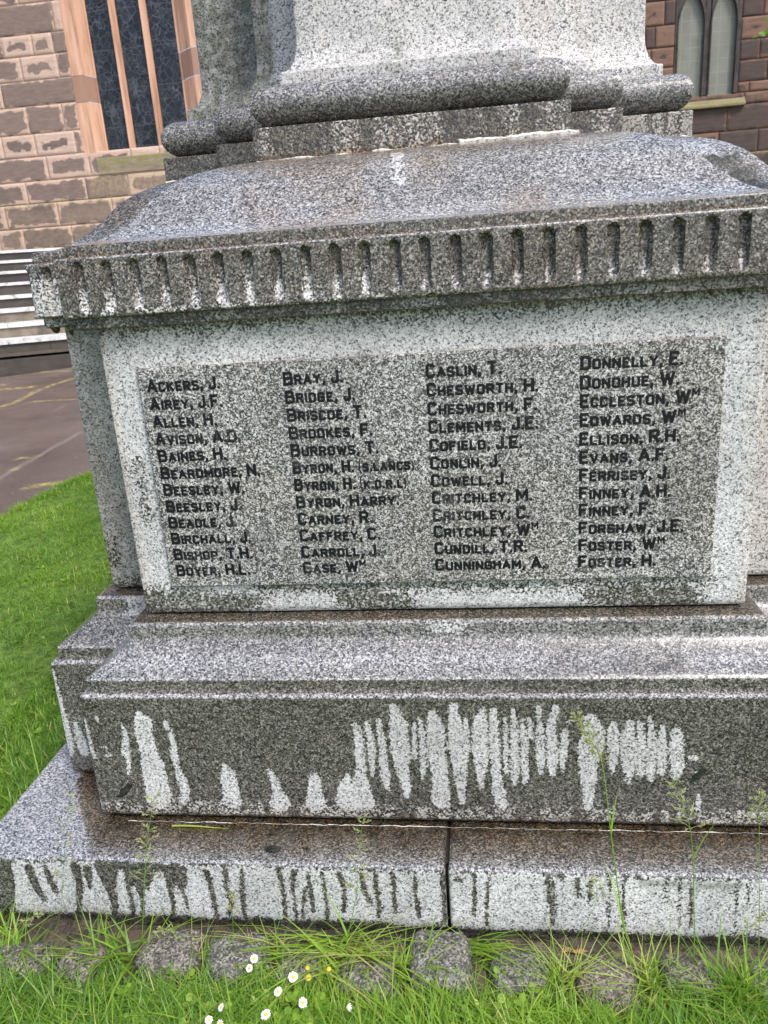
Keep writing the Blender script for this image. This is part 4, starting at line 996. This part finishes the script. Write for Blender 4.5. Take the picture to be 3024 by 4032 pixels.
def scatter(x0, x1, y0, y1, dens): 
    n = int((x1 - x0) * (y1 - y0) * dens); return RNG.uniform(x0, x1, n), RNG.uniform(y0, y1, n)
def on_memorial(X, Y, m=0.0): return (np.abs(X) < 1.155 - m) & (Y > -.2888 + m) & (Y < 2 * YC + .2888)
def lawn_grass():
    parts = []
    for (x0, x1, y0, y1, dens, h, w, clear) in ((-3.3, -1.1, -.6, 4.6, 25000, .042, .0040, 0), (-3.6, 3.6, -4, -1.2, 1500, .05, .005, 0), (1.1, 4.5, -1.2, 5.2, 1800, .05, .005, 0), (-3.6, -3.0, -1.2, 1.2, 2500, .05, .005, 0), (-1.2, 1.2, 2.3, 5.0, 1500, .05, .005, 0)):
        X, Y = scatter(x0, x1, y0, y1, dens); P = np.column_stack([X, Y, X * 0])
        d = edge_dist(X, Y, LAWN_EDGE); k = inside(X, Y, LAWN_EDGE) & ~on_memorial(X, Y) | ((d < .035) & (X < -2.4))
        # thinner worn patches
        k &= (fbm(P * 4.5, 17) > .20) | (RNG.random(len(X)) < .4)
        X, Y = X[k], Y[k]; n = len(X); r = RNG.random(n)
        clump = fbm(np.column_stack([X, Y, X * 0]) * 9, 5)
        H = h * (.55 + .9 * r) * (.6 + .9 * clump); ln = RNG.uniform(.25, 1.25, n); tone = tone_at(X, Y, RNG.random(n), 1.6); tone[RNG.random(n) < .025] = .99
        parts.append(blades(X, Y, terr(X, Y) - .002, H, w * (.7 + .7 * RNG.random(n)), ln, RNG.uniform(0, 2 * np.pi, n), tone, 2 if dens < 5000 else 3, .6))
    # foreground turf at the foot of the memorial
    X, Y = scatter(-1.5, 1.5, -1.15, -.40, 23000); n = len(X); r = RNG.random(n)
    P = np.column_stack([X, Y, X * 0])
    k = (Y < -.455 + .05 * (fbm(P * 7, 9) - .5) + .02 * np.sin(X * 13)); X, Y, r = X[k], Y[k], r[k]; n = len(X)
    near = sstep(-.45, -.62, Y)
    H = (.030 + .045 * r) * (.7 + .7 * fbm(np.column_stack([X, Y, X * 0]) * 8, 6)); tone = tone_at(X, Y, RNG.random(n), 4); tone[RNG.random(n) < .02] = .98
    parts.append(blades(X, Y, np.full(n, -.024), H, .0032 * (.7 + .7 * RNG.random(n)), RNG.uniform(.3, 1.3, n), RNG.uniform(0, 2 * np.pi, n), tone, 3, .7))
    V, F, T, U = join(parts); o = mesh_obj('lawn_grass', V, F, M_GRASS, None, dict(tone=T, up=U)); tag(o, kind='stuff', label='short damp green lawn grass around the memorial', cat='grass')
    # clover-like leaves mixed in the lawn
lawn_grass()
# ------------------------------------------------------------------ row of setts at the foot of the plinth
tcb = NT('damp_sett_stone'); co = tcb.coord()
cv = tcb.math('ADD', tcb.math('MULTIPLY', tcb.sep(tcb.voro(co, 230)), .5), tcb.math('MULTIPLY', tcb.noise(co, 38, 4, .65), .6))
ccb = tcb.ramp(cv, [(.25, (.022, .022, .019)), (.45, (.070, .067, .060)), (.62, (.145, .138, .124)), (.85, (.34, .325, .295))])
ccb = tcb.mix(tcb.math('MULTIPLY', tcb.attr('warm'), .6), ccb, tcb.mix(1.0, ccb, (1.1, .80, .60), 'MULTIPLY'))
ccb = tcb.mix(tcb.mapr(tcb.noise(co, 13, 4, .6), .56, .66, 0, .55), ccb, (.055, .062, .022))
tcb.bsdf(ccb, .42, tcb.bump(tcb.math('ADD', tcb.noise(co, 45, 5, .7), tcb.math('MULTIPLY', tcb.noise(co, 180, 2), .4)), .8, .008)); M_SETT = tcb.m
def cobble(cx, cy, w, d, top, rot, tilt, label, warm=.2, ex=.46, seed=0):
    N = 11; V = []; F = []
    for ax in range(3):
        for sg in (-1, 1):
            g = np.linspace(-1, 1, N); a, b = np.meshgrid(g, g); c = np.full(a.size, sg); a = np.tan(a.ravel() * math.pi / 4); b = np.tan(b.ravel() * math.pi / 4)
            P = [None] * 3; P[ax] = c; P[(ax + 1) % 3] = a if sg > 0 else b; P[(ax + 2) % 3] = b if sg > 0 else a
            i, j = np.meshgrid(np.arange(N - 1), np.arange(N - 1)); q = (j * N + i).ravel()
            F.append(np.column_stack([q, q + 1, q + N + 1, q + N]) + len(V) * N * N); V.append(np.column_stack(P))
    V = np.concatenate(V); F = np.concatenate(F)
    nrm = V / np.linalg.norm(V, axis=1, keepdims=True)
    S = np.sign(nrm) * np.abs(nrm) ** ex; S /= (np.abs(S) ** (2 / ex * .9)).sum(1, keepdims=True) ** (ex / 2 / .9)
    V = S * np.array([w * .51, d * .51, .08]); V += nrm * (fbm(V * 22 + seed * 3.7, 40) - .5)[:, None] * .026 + nrm * (fbm(V * 60 + seed, 41) - .5)[:, None] * .008
    o = mesh_obj('cobblestone', V, F, M_SETT, None, dict(warm=np.full(len(V), warm)), True)
    o.location = (cx, cy, top - .07); o.rotation_euler = (tilt[0], tilt[1], rot)
    tag(o, label, 'cobblestone', 'cobblestones laid along the foot of the plinth'); return o
for a in [(-.985, -.412, .165, .10, .006, .05, (.02, .05), 'grey brown cobblestone mostly hidden by grass, leftmost of the row', .5),
          (-.835, -.410, .115, .115, .006, -.1, (-.05, 0), 'narrow brown cobblestone second from the left end of the row', .6),
          (-.625, -.375, .155, .125, .022, .08, (.03, -.05), 'large domed cobblestone, paler than the dark tilted one to its right', .45),
          (-.470, -.378, .155, .130, .018, .35, (.12, .20), 'dark tilted cobblestone with a slanting ridge left of the white daisies', .05),
          (-.315, -.398, .125, .105, .004, -.05, (0, 0), 'low grey cobblestone just behind the white daisies', .3),
          (-.160, -.412, .150, .100, .004, .03, (.05, .02), 'grey cobblestone under long flopping grass, left of the square one', .25),
          (.004, -.365, .146, .150, .020, -.03, (.10, .0), 'squarest cobblestone, bare dark grey top, below the plinth joint', .05),
          (.180, -.385, .130, .115, .008, .06, (.03, -.03), 'dark cobblestone immediately right of the square bare one', .15),
          (.362, -.395, .150, .120, .012, -.08, (.12, .05), 'pale warm cobblestone with a whitish chipped front edge', .7),
          (.545, -.375, .125, .110, .008, .05, (.04, 0), 'warm grey cobblestone beside a brown hole, left of the big grass tuft', .65),
          (.715, -.385, .125, .120, .010, .0, (.02, .02), 'dark grey cobblestone at the right hand end of the row', .1)]:
    cobble(*a, seed=a[0])
# earth packed between the setts
def earth():
    gx = np.arange(-1.5, 1.5, .012); gy = np.arange(-.62, -.235, .012); X, Y = np.meshgrid(gx, gy); nx = len(gx); X = X.ravel(); Y = Y.ravel()
    P = np.column_stack([X, Y, X * 0]); Z = -.030 + .020 * (fbm(P * 14, 6) - .4) + .008 * (fbm(P * 50, 7) - .5) + .014 * sstep(-.32, -.29, Y)
    i, j = np.meshgrid(np.arange(nx - 1), np.arange(len(gy) - 1)); q = (j * nx + i).ravel()
    t = NT('damp_earth'); co = t.coord()
    c = t.ramp(t.noise(co, 55, 5, .7), [(.3, (.012, .010, .007)), (.5, (.038, .028, .018)), (.62, (.075, .052, .030)), (.72, (.20, .11, .05)), (.8, (.06, .05, .03))])
    t.bsdf(c, .6, t.bump(t.noise(co, 150, 4), .8, .006))
    o = mesh_obj('earth_strip', np.column_stack([X, Y, Z]), np.column_stack([q, q + 1, q + nx + 1, q + nx]), t.m, None, None, True); tag(o, kind='structure')
earth()

# ------------------------------------------------------------------ long grass growing between the setts
def tuft(cx, cy, n, h, spread, lab, lean=(.25, 1.0), bias=None, w=.0050, yellow=0.0):
    r = RNG.random(n); az = RNG.uniform(0, 2 * np.pi, n) if bias is None else RNG.normal(bias[0], bias[1], n)
    X = RNG.normal(0, spread * .45, n); Y = RNG.normal(0, spread * .25, n)
    # roots stay in front of the plinth face
    Y = np.minimum(Y, -.300 - cy)
    H = h * (.35 + .75 * r); tone = np.clip(.22 + .5 * RNG.random(n) + yellow * RNG.random(n), 0, .95); tone[RNG.random(n) < .05] = .99
    ln = RNG.uniform(*lean, n)
    back = (np.sin(az) > 0) & (cy + Y + np.sin(az) * ln * H * 1.5 > -.30); az = np.where(back, -az, az)
    V, F, T, U = blades(X, Y, np.full(n, -.03), H, w * (.45 + .75 * RNG.random(n)), ln, az, tone, 4, .8, RNG.normal(0, .5, n))
    o = mesh_obj('grass_tuft', V, F, M_GRASS, None, dict(tone=T, up=U)); o.location = (cx, cy, 0)
    tag(o, lab, 'grass', 'tufts of long grass between the cobblestones')
for t_ in [(-1.03, -.40, 90, .14, .10, 'long grass tuft at the far left foot of the plinth', (.3, 1.0), None, .006),
           (-.80, -.38, 60, .13, .06, 'grass tuft with thin upright blades beside the narrow brown cobblestone'),
           (-.735, -.385, 55, .13, .07, 'grass tuft with broad dark blades left of the large domed cobblestone', (.3, 1.0), None, .008),
           (-.545, -.415, 32, .12, .03, 'thin wiry grass tuft between the domed and the tilted cobblestones', (.2, .7), (1.0, .8), .0032, .3),
           (-.395, -.375, 50, .10, .06, 'small grass tuft right of the dark tilted cobblestone'),
           (-.245, -.350, 230, .15, .16, 'widest grass tuft, flopping pale blades below the tall stem left of the joint', (.4, 1.25), None, .0055, .3),
           (-.085, -.385, 75, .13, .05, 'grass tuft leaning over the left edge of the square cobblestone', (.3, 1.0), (1.0, .9), .0055, .2),
           (.05, -.308, 40, .12, .05, 'short arching grass tuft growing at the open plinth joint', (.5, 1.2), (.2, .6), .0065),
           (.105, -.335, 60, .09, .07, 'low leafy grass tuft between the square cobblestone and the dark one beside it'),
           (.272, -.405, 120, .125, .06, 'dense upright yellowish grass tuft left of the pale warm cobblestone', (.2, .8), None, .0042, .4),
           (.452, -.395, 130, .13, .07, 'dense grass tuft at the root of the tallest flowering stem', (.25, .9), None, .0045, .3),
           (.635, -.415, 190, .135, .07, 'thick bright green grass tuft near the right end of the cobblestones', (.15, .8), None, .0055),
           (.80, -.40, 80, .12, .08, 'grass tuft past the last cobblestone at the right edge')]:
    tuft(*t_)
def foreground_grass():
    parts = []
    for (y0, y1, dens, h, w) in ((-.53, -.45, 4200, .06, .0042), (-.75, -.50, 5200, .085, .0046), (-.46, -.31, 380, .05, .0042)):
        X, Y = scatter(-1.35, 1.1, y0, y1, dens); n = len(X); r = RNG.random(n)
        k = fbm(np.column_stack([X, Y, X * 0]) * 9, 14) > (.40 if y0 > -.5 else .30); X, Y, r = X[k], Y[k], r[k]; n = len(X)
        tone = tone_at(X, Y, RNG.random(n), 5); tone[RNG.random(n) < .03] = .98
        parts.append(blades(X, Y, np.full(n, -.03), h * (.4 + .9 * r), w * (.5 + .8 * RNG.random(n)), RNG.uniform(.2, 1.1, n), RNG.uniform(0, 2 * np.pi, n), tone, 4, .8, RNG.normal(0, .5, n)))
    V, F, T, U = join(parts)
    # keep every blade out of the stone
    m = (V[:, 1] > -.292) & (np.abs(V[:, 0]) < 1.16); V[m, 1] = -.292 - (V[m, 1] + .292) * .3
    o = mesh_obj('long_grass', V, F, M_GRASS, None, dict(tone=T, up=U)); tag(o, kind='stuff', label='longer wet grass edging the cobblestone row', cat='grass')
foreground_grass()
# broad leaved ground cover (clover, plantain) at the front edge
def ground_cover():
    V = []; F = []; T = []; n = 0
    for k in range(240):
        if k < 90: x, y = random.gauss(-.33, .10), random.uniform(-.62, -.47)
        elif k < 150: x, y = random.uniform(-1.2, 1.0), random.uniform(-.62, -.40)
        else: x, y = random.uniform(-2.6, -1.25), random.uniform(-.3, 2.2)
        z = float(terr(x, y)) + random.uniform(.015, .035); s = random.uniform(.006, .011); a0 = random.uniform(0, 6.28); tn = random.uniform(.2, .75)
        for j in range(3):
            a = a0 + j * 2.094; c = (x + math.cos(a) * s, y + math.sin(a) * s)
            ring_ = [(c[0] + math.cos(b) * s * .85, c[1] + math.sin(b) * s * .85, z + .004 * math.cos(b - a)) for b in [a + math.pi + i * math.pi / 4 for i in range(8)]]
            V += ring_; F.append(tuple(range(n, n + 8))); T += [tn + .08 * j] * 8; n += 8
    o = mesh_obj('ground_cover', np.array(V), F, M_GRASS, None, dict(tone=T, up=np.ones(len(V)))); tag(o, kind='stuff', label='small round clover leaves among the grass', cat='clover')
ground_cover()

# ------------------------------------------------------------------ flowering grass stems in front of the stone
def spikelet(mb_v, mb_f, mb_t, c, d, L, W, tone):
    d = d.normalized(); s = d.orthogonal().normalized(); q = d.cross(s); b = len(mb_v)
    mb_v += [c, c + d * L * .45 + s * W, c + d * L * .45 + q * W, c + d * L * .45 - s * W, c + d * L * .45 - q * W, c + d * L]
    mb_f += [(b, b + 1, b + 2), (b, b + 2, b + 3), (b, b + 3, b + 4), (b, b + 4, b + 1), (b + 5, b + 2, b + 1), (b + 5, b + 3, b + 2), (b + 5, b + 4, b + 3), (b + 5, b + 1, b + 4)]; mb_t += [tone] * 6
def flowering(name_lab, pts, headfrom, nb, blen, dense, rad=.0012, leaf=None, tone=.55):
    rng = random.Random(hash(name_lab) % 1000 if False else len(name_lab) * 7 + nb)
    base = Vector(pts[0]); root = empty('grass_plant', name_lab, 'grass stem', tuple(base), 'tall flowering grass stems in front of the memorial'); root['kind'] = 'thing'
    P = [Vector(p) - base for p in pts]
    # smooth polyline
    Q = []
    for i in range(len(P) - 1):
        p0 = P[max(i - 1, 0)]; p1 = P[i]; p2 = P[i + 1]; p3 = P[min(i + 2, len(P) - 1)]
        for k in range(6):
            t = k / 6; Q.append(.5 * ((2 * p1) + (p2 - p0) * t + (2 * p0 - 5 * p1 + 4 * p2 - p3) * t * t + (3 * p1 - p0 - 3 * p2 + p3) * t ** 3))
    Q.append(P[-1]); n = len(Q)
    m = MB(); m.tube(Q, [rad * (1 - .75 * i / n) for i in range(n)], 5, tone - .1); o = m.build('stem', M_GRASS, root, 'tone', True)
    a = o.data.attributes.new('up', 'FLOAT', 'POINT'); a.data.foreach_set('value', np.ones(len(o.data.vertices), np.float32))
    V = []; F = []; T = []; hm = MB()
    i0 = int(n * headfrom)
    for k in range(nb):
        f = k / max(1, nb - 1); i = min(n - 2, int(i0 + (n - 1 - i0) * f)); c = Q[i].lerp(Q[i + 1], rng.random()); ax = (Q[i + 1] - Q[i]).normalized()
        ang = k * 2.4 + rng.uniform(-.4, .4); side = Vector((math.cos(ang), math.sin(ang) * .6, 0)); L = blen * (1.0 - .72 * f) * rng.uniform(.6, 1.2)
        d = (ax * (.75 if dense else .45) + side).normalized(); e = c + d * L + Vector((0, 0, -.10 * L if not dense else 0))
        hm.tube([c, c.lerp(e, .5) + Vector((0, 0, .06 * L)), e], [.00045, .0004, .0003], 4, .8, False)
        ns = 5 if dense else rng.randint(3, 6)
        for j in range(ns):
            u = .35 + .65 * (j + rng.random()) / ns; cc = c.lerp(e, u); dd = (d + Vector((rng.uniform(-.7, .7), rng.uniform(-.5, .5), rng.uniform(-.5, .6)))).normalized()
            spikelet(V, F, T, cc, dd, rng.uniform(.006, .0105), .0014, rng.uniform(.15, 1))
    b = len(hm.v); allv = hm.v + [tuple(v) for v in V]; allf = hm.f + [tuple(b + i for i in f) for f in F]
    mesh_obj('seed_head', np.array(allv), allf, M_SEED, root, dict(tone=hm.at + T, up=np.ones(len(allv))))
    if leaf:
        for (fr, az, L, w) in leaf:
            c = Q[int(n * fr)]; z = np.array([c.z]); v, f, t, u = blades(np.array([c.x]), np.array([c.y]), z, np.array([L]), np.array([w]), np.array([.5]), np.array([az]), np.array([.45]), 5, .7)
            mesh_obj('leaf', v, f, M_GRASS, root, dict(tone=t, up=np.ones(len(v))))
Y_ = -.36
def y(p, dy=0): return [(a, Y_ + dy, b) for a, b in p]
flowering('tallest grass stem with dense yellow green seed head leaning left across the streaked base block', y([(.436, -.03), (.425, .034), (.402, .123), (.372, .352), (.351, .521), (.323, .585), (.298, .632)]), .66, 44, .024, True, .0019, [(.32, 1.9, .12, .005), (.50, 1.2, .07, .004)], .62)
flowering('grass stem with an open airy seed head, second from the right', y([(.553, -.03), (.552, .079), (.535, .322), (.516, .413), (.488, .484)]), .56, 26, .034, False, .0014, [(.45, .6, .08, .003)])
flowering('rightmost grass stem with a small airy seed head at the edge of the photo', y([(.69, -.03), (.68, .135), (.664, .34), (.660, .40), (.655, .452)]), .66, 22, .032, False, .0011)
flowering('grass stem with a faint open seed head left of the plinth joint', y([(-.225, -.03), (-.205, .05), (-.175, .175), (-.161, .289), (-.142, .385)]), .50, 26, .032, False, .0012, [(.25, 2.4, .10, .005)])
flowering('grass stem with the widest open seed head before the brown stained plinth top', y([(-.715, -.03), (-.700, .03), (-.666, .196), (-.640, .310), (-.603, .430)]), .46, 34, .042, False, .0014, [(.22, .4, .11, .006)])
flowering('faint thin grass stem before the bluish bare corner of the plinth top', y([(-.94, -.03), (-.925, .02), (-.889, .106), (-.843, .282), (-.800, .425)]), .62, 20, .038, False, .0010, None, .35)
flowering('short grass stem with small seed head right of the plinth joint', y([(.262, -.03), (.29, .04), (.338, .150), (.347, .195), (.338, .235)]), .66, 12, .022, False, .0010)
flowering('short bent grass stem at the far left foot of the plinth', y([(-1.02, -.03), (-1.0, .04), (-.965, .085), (-.93, .105)], -.02), .5, 14, .020, False, .0009)
flowering('pale dry grass stem bending right near the right edge', y([(.60, -.03), (.63, .07), (.665, .125), (.70, .15)]), .6, 10, .016, False, .0009, None, .99)
flowering('low grass stem with pale seed head by the domed cobblestone', y([(-.58, -.03), (-.60, .03), (-.635, .065), (-.66, .05)], -.01), .5, 12, .018, False, .0009)
flowering('low nodding grass stem with green seed head by the tilted cobblestone', y([(-.49, -.03), (-.475, .05), (-.468, .12), (-.462, .165)]), .55, 14, .016, True, .0009)
for nm, px, py, h, az, w, lb in [('a', -1.245, .16, .26, 2.2, .0045, 'long single grass blade standing at the left edge of the plinth'), ('b', -1.205, .30, .22, 1.0, .009, 'broad single grass blade beside the left edge of the plinth'), ('c', -1.26, -.02, .17, 1.4, .004, 'thin single grass blade by the front left of the plinth')]:
    v, f, t, u = blades(np.array([0.]), np.array([0.]), np.array([-.02]), np.array([h]), np.array([w]), np.array([.35]), np.array([az]), np.array([.62]), 6, .5)
    o = mesh_obj('grass_plant', v, f, M_GRASS, None, dict(tone=t, up=np.maximum(u, .4))); o.location = (px, py, float(terr(px, py))); tag(o, lb, 'grass', None, 'thing')

# ------------------------------------------------------------------ daisies
tpt = NT('daisy_petal'); tpt.bsdf((.82, .82, .80), .6); tyc = NT('daisy_centre'); tyc.bsdf((.62, .42, .03), .7); tst = NT('daisy_stalk'); tst.bsdf((.12, .20, .04), .5)
def daisy(x, y, z, r, tilt, az, lab, petals=21, curl=.1, yellow=False):
    r *= .84; root = empty('daisy', lab, 'daisy', (x, y, -.03), 'daisies in the foreground grass'); H = z + .03
    rot = Matrix.Translation((0, 0, H)) @ Matrix.Rotation(az, 4, 'Z') @ Matrix.Rotation(tilt, 4, 'X')
    m = MB(); m.tube([(random.uniform(-.01, .01), random.uniform(-.012, 0), 0), (.002, -.002, H * .55), tuple(rot @ Vector((0, 0, -.002)))], [.001, .0009, .0009], 5); m.build('stalk', tst.m, root, None, True)
    m = MB()
    for k in range(petals):
        a = 2 * math.pi * k / petals + random.uniform(-.08, .08); L = r * random.uniform(.86, 1.05); w = r * .14; up = random.uniform(-.06, .10) * r + curl * r
        u = Vector((math.cos(a), math.sin(a), 0)); s = Vector((-math.sin(a), math.cos(a), 0)); dz = Vector((0, 0, random.uniform(0, .0006)))
        q = [u * r * .28 - s * w * .5, u * r * .28 + s * w * .5, u * L * .72 + s * w + Vector((0, 0, up * .6)), u * L + s * w * .3 + Vector((0, 0, up)), u * L - s * w * .3 + Vector((0, 0, up)), u * L * .72 - s * w + Vector((0, 0, up * .6))]
        m.add([rot @ (p + dz) for p in q], [(0, 5, 4, 3, 2, 1)])
    if petals: m.build('petals', tpt.m, root)
    m = MB(); rc = r * (.36 if petals else .75); rows = 5
    vs = []; 
    for i in range(rows):
        b = math.pi / 2 * i / rows
        for k in range(12): vs.append(rot @ Vector((math.cos(2 * math.pi * k / 12) * rc * math.cos(b), math.sin(2 * math.pi * k / 12) * rc * math.cos(b), rc * .55 * math.sin(b) + .0006)))
    vs.append(rot @ Vector((0, 0, rc * .55 + .0006)))
    fs = [(i * 12 + k, i * 12 + (k + 1) % 12, (i + 1) * 12 + (k + 1) % 12, (i + 1) * 12 + k) for i in range(rows - 1) for k in range(12)] + [((rows - 1) * 12 + k, (rows - 1) * 12 + (k + 1) % 12, len(vs) - 1) for k in range(12)]
    m.add(vs, fs); m.build('centre', tyc.m, root, None, True)
for d_ in [(-.406, -.428, .05, .0115, .5, .3, 'white daisy tilted right, nearest the dark tilted cobblestone'), (-.307, -.471, .052, .0135, .45, .1, 'largest open white daisy showing its yellow centre to the camera'), (-.332, -.506, .05, .0115, .4, -.3, 'white daisy just below and left of the largest one'),
           (-.275, -.526, .047, .0125, .9, .9, 'white daisy half turned away, right of the lowest row'), (-.345, -.559, .05, .0130, .3, -.2, 'white daisy with untidy petals lowest in the photo'), (-.445, -.544, .045, .0105, .7, -1.0, 'small white daisy leftmost of the group'), (-.464, -.571, .042, .0100, .5, .5, 'small white daisy cut off at the lower left of the group'), (-.437, -.578, .043, .0095, .4, 0, 'daisy with few petals and a big yellow centre at the bottom edge', 9),
           (-.181, -.530, .045, .0100, 1.2, 1.5, 'closed white daisy seen from the side, rightmost of the group', 13, .9), (-.412, -.447, .044, .0105, .6, -.4, 'second white daisy tucked right below the tilted cobblestone')]:
    daisy(*d_)
for d_ in [(-.274, -.469, .05, .0110, .3, 0, 'round yellow petal-less daisy head right of the largest white daisy'), (-.232, -.451, .056, .0085, .3, 0, 'yellow daisy head without petals in the wide flopping grass'), (-.279, -.452, .058, .0080, .4, .5, 'smaller orange yellow daisy head above the round yellow one')]:
    daisy(*d_, petals=0)

# ------------------------------------------------------------------ wet leaf scraps stuck to the stone
tlf = NT('wet_dead_leaf'); co = tlf.coord(); tlf.bsdf(tlf.ramp(tlf.noise(co, 120, 3), [(.35, (.008, .010, .010)), (.7, (.040, .042, .034))]), .22); M_LEAF = tlf.m
tlb = NT('brown_dead_leaf'); co = tlb.coord(); tlb.bsdf(tlb.ramp(tlb.noise(co, 120, 3), [(.35, (.10, .05, .02)), (.7, (.36, .17, .06))]), .5)
def scrap(outline, loc, horiz, lab, mat=M_LEAF, wave=.002):
    n = len(outline); P = [(a, b) for a, b in outline]; c = (sum(p[0] for p in P) / n, sum(p[1] for p in P) / n)
    vs = []
    for s, t in ((1, .0006), (.55, .0024), (1, -.0002)):
        for k, (a, b) in enumerate(P):
            q = (c[0] + (a - c[0]) * s, c[1] + (b - c[1]) * s); h = t + (wave * math.sin(k * 2.1) if s == .55 else 0)
            vs.append((q[0], q[1], h) if horiz else (q[0], -h, q[1]))
    vs.append((c[0], c[1], .0018) if horiz else (c[0], -.0018, c[1]))
    fs = []
    for k in range(n):
        k2 = (k + 1) % n; fs += [(k, k2, n + k2, n + k), (n + k, n + k2, 3 * n), (2 * n + k2, 2 * n + k, k, k2)[::1]]
    if not horiz: fs = [f[::-1] if False else f for f in fs]
    o = mesh_obj('leaf_scrap', np.array(vs), fs, mat, None, None, True); o.location = loc; tag(o, lab, 'leaf'); return o
scrap([(-.028, -.022), (-.018, -.012), (-.012, .002), (.002, .010), (.010, .022), (.024, .020), (.020, .008), (.010, -.002), (.004, -.012), (-.010, -.020)], (-.796, -.1462, .272), False, 'crumpled black wet leaf stuck low on the left of the base block')
scrap([(-.022, .002), (-.012, .012), (.004, .013), (.020, .006), (.018, -.006), (.006, -.012), (-.012, -.010)], (-.395, -.241, .1832), True, 'black wet leaf lying on the dark brownish plinth top')
scrap([(-.020, -.022), (-.014, -.002), (-.002, .010), (.006, .022), (.016, .014), (.010, -.004), (.002, -.020), (-.008, -.016)], (.605, -.1462, .338), False, 'flat dark wet leaf stuck on the right of the base block', M_LEAF, .0004)
scrap([(-.035, -.006), (-.02, .008), (.0, .004), (.018, .010), (.032, .0), (.012, -.008), (-.010, -.004)], (.305, -.318, -.010), True, 'crisp orange brown dead leaf behind the pale warm cobblestone', tlb.m, .004)
scrap([(-.02, -.006), (-.01, .008), (.008, .006), (.02, .0), (.006, -.008)], (-.19, -.350, .004), True, 'small brown dead leaf under the flopping grass', tlb.m, .003)
# a little straw and a green blade washed on to the plinth top
v, f, t, u = blades(np.array([0.]), np.array([0.]), np.array([0.]), np.array([.001]), np.array([.007]), np.array([.1]), np.array([.1]), np.array([.5]), 5, .2)
v = np.array([(-.075 + .15 * k / 5, s * .0032 * (1 - (k / 5) ** 2 * .9), .0015 + .002 * math.sin(k)) for k in range(6) for s in (-1, 1)]); f = np.array([[2 * k, 2 * k + 1, 2 * k + 3, 2 * k + 2] for k in range(5)])
o = mesh_obj('cut_straw', v, f, M_GRASS, None, dict(tone=np.full(12, .85), up=np.ones(12))); o.location = (-.60, -.172, .1845); o.rotation_euler = (0, 0, -.02); tag(o, 'green cut grass blade lying along the foot of the base block', 'grass')

# ------------------------------------------------------------------ young tree whose outer twig shows at the right edge
tbk = NT('tree_bark'); co = tbk.coord(); tbk.bsdf(tbk.ramp(tbk.noise(tbk.scale(co, (8, 8, 2)), 3, 4), [(.3, (.03, .022, .016)), (.7, (.12, .095, .07))]), .85)
M_TLEAF = leaf_mat('tree_leaf', [(0, (.035, .085, .014)), (.4, (.075, .17, .022)), (.75, (.13, .26, .03)), (1, (.20, .33, .05))], .5)
def tree():
    root = empty('young_tree', 'young leafy green tree whose leafy twig reaches in at the right edge', 'tree', (4.35, 5.0, .3))
    B = Vector((4.35, 5.0, .3)); rg = random.Random(3); m = MB()
    m.tube([(0, 0, -.2), (.02, 0, .9), (-.05, .03, 1.9), (-.02, .05, 2.9), (.03, .05, 3.9)], [.075, .06, .05, .035, .012], 8)
    tips = []
    for k in range(16):
        z = 1.2 + k * .16; a = k * 2.4; L = 1.25 * (1 - .35 * abs(z - 2.6)); d = Vector((math.cos(a), math.sin(a), .45)).normalized()
        p = Vector((-.02, .03, z)); e = p + d * L; mid = p.lerp(e, .5) + Vector((0, 0, .06)); m.tube([p, mid, e], [.022, .013, .005], 6)
        tips += [mid, e, p.lerp(e, .75), p.lerp(e, .3)]
    tw = Vector((2.06, 4.26, 2.76)) - B; p = Vector((-.02, .03, 2.0)); m.tube([p, p.lerp(tw, .4) + Vector((0, 0, .1)), p.lerp(tw, .8) + Vector((0, 0, .06)), tw], [.022, .013, .006, .003], 6)
    m.build('trunk', tbk.m, root, None, True)
    V = []; F = []; T = []; shape = [(0, 0), (.30, .12), (.52, .05), (.48, .28), (.72, .40), (.46, .52), (.30, .80), (.0, 1.0), (-.30, .80), (-.46, .52), (-.72, .40), (-.48, .28), (-.52, .05), (-.30, .12)]
    def leaf(c, s, tone):
        b = len(V); R = Matrix.Rotation(rg.uniform(0, 6.28), 3, 'Z') @ Matrix.Rotation(rg.uniform(-1.2, .5), 3, 'X')
        for (u, w) in shape: V.append(tuple(c + R @ Vector((u * s, w * s, -.18 * s * abs(u)))))
        F.append(tuple(range(b, b + len(shape)))); T.extend([tone] * len(shape))
    for tp_ in tips:
        tone0 = rg.uniform(.1, .7)
        for k in range(42):
            leaf(tp_ + Vector((rg.gauss(0, .17), rg.gauss(0, .17), rg.gauss(0, .13))), rg.uniform(.035, .06), min(1, max(0, tone0 + rg.uniform(-.2, .35))))
    for k in range(30):
        q = p.lerp(tw, rg.uniform(.82, 1.02)); leaf(q + Vector((rg.gauss(0, .05), rg.gauss(0, .06), rg.gauss(0.02, .04))), rg.uniform(.035, .055), rg.uniform(.5, 1))
    mesh_obj('crown', np.array(V), F, M_TLEAF, root, dict(tone=T, up=np.ones(len(V))))
tree()
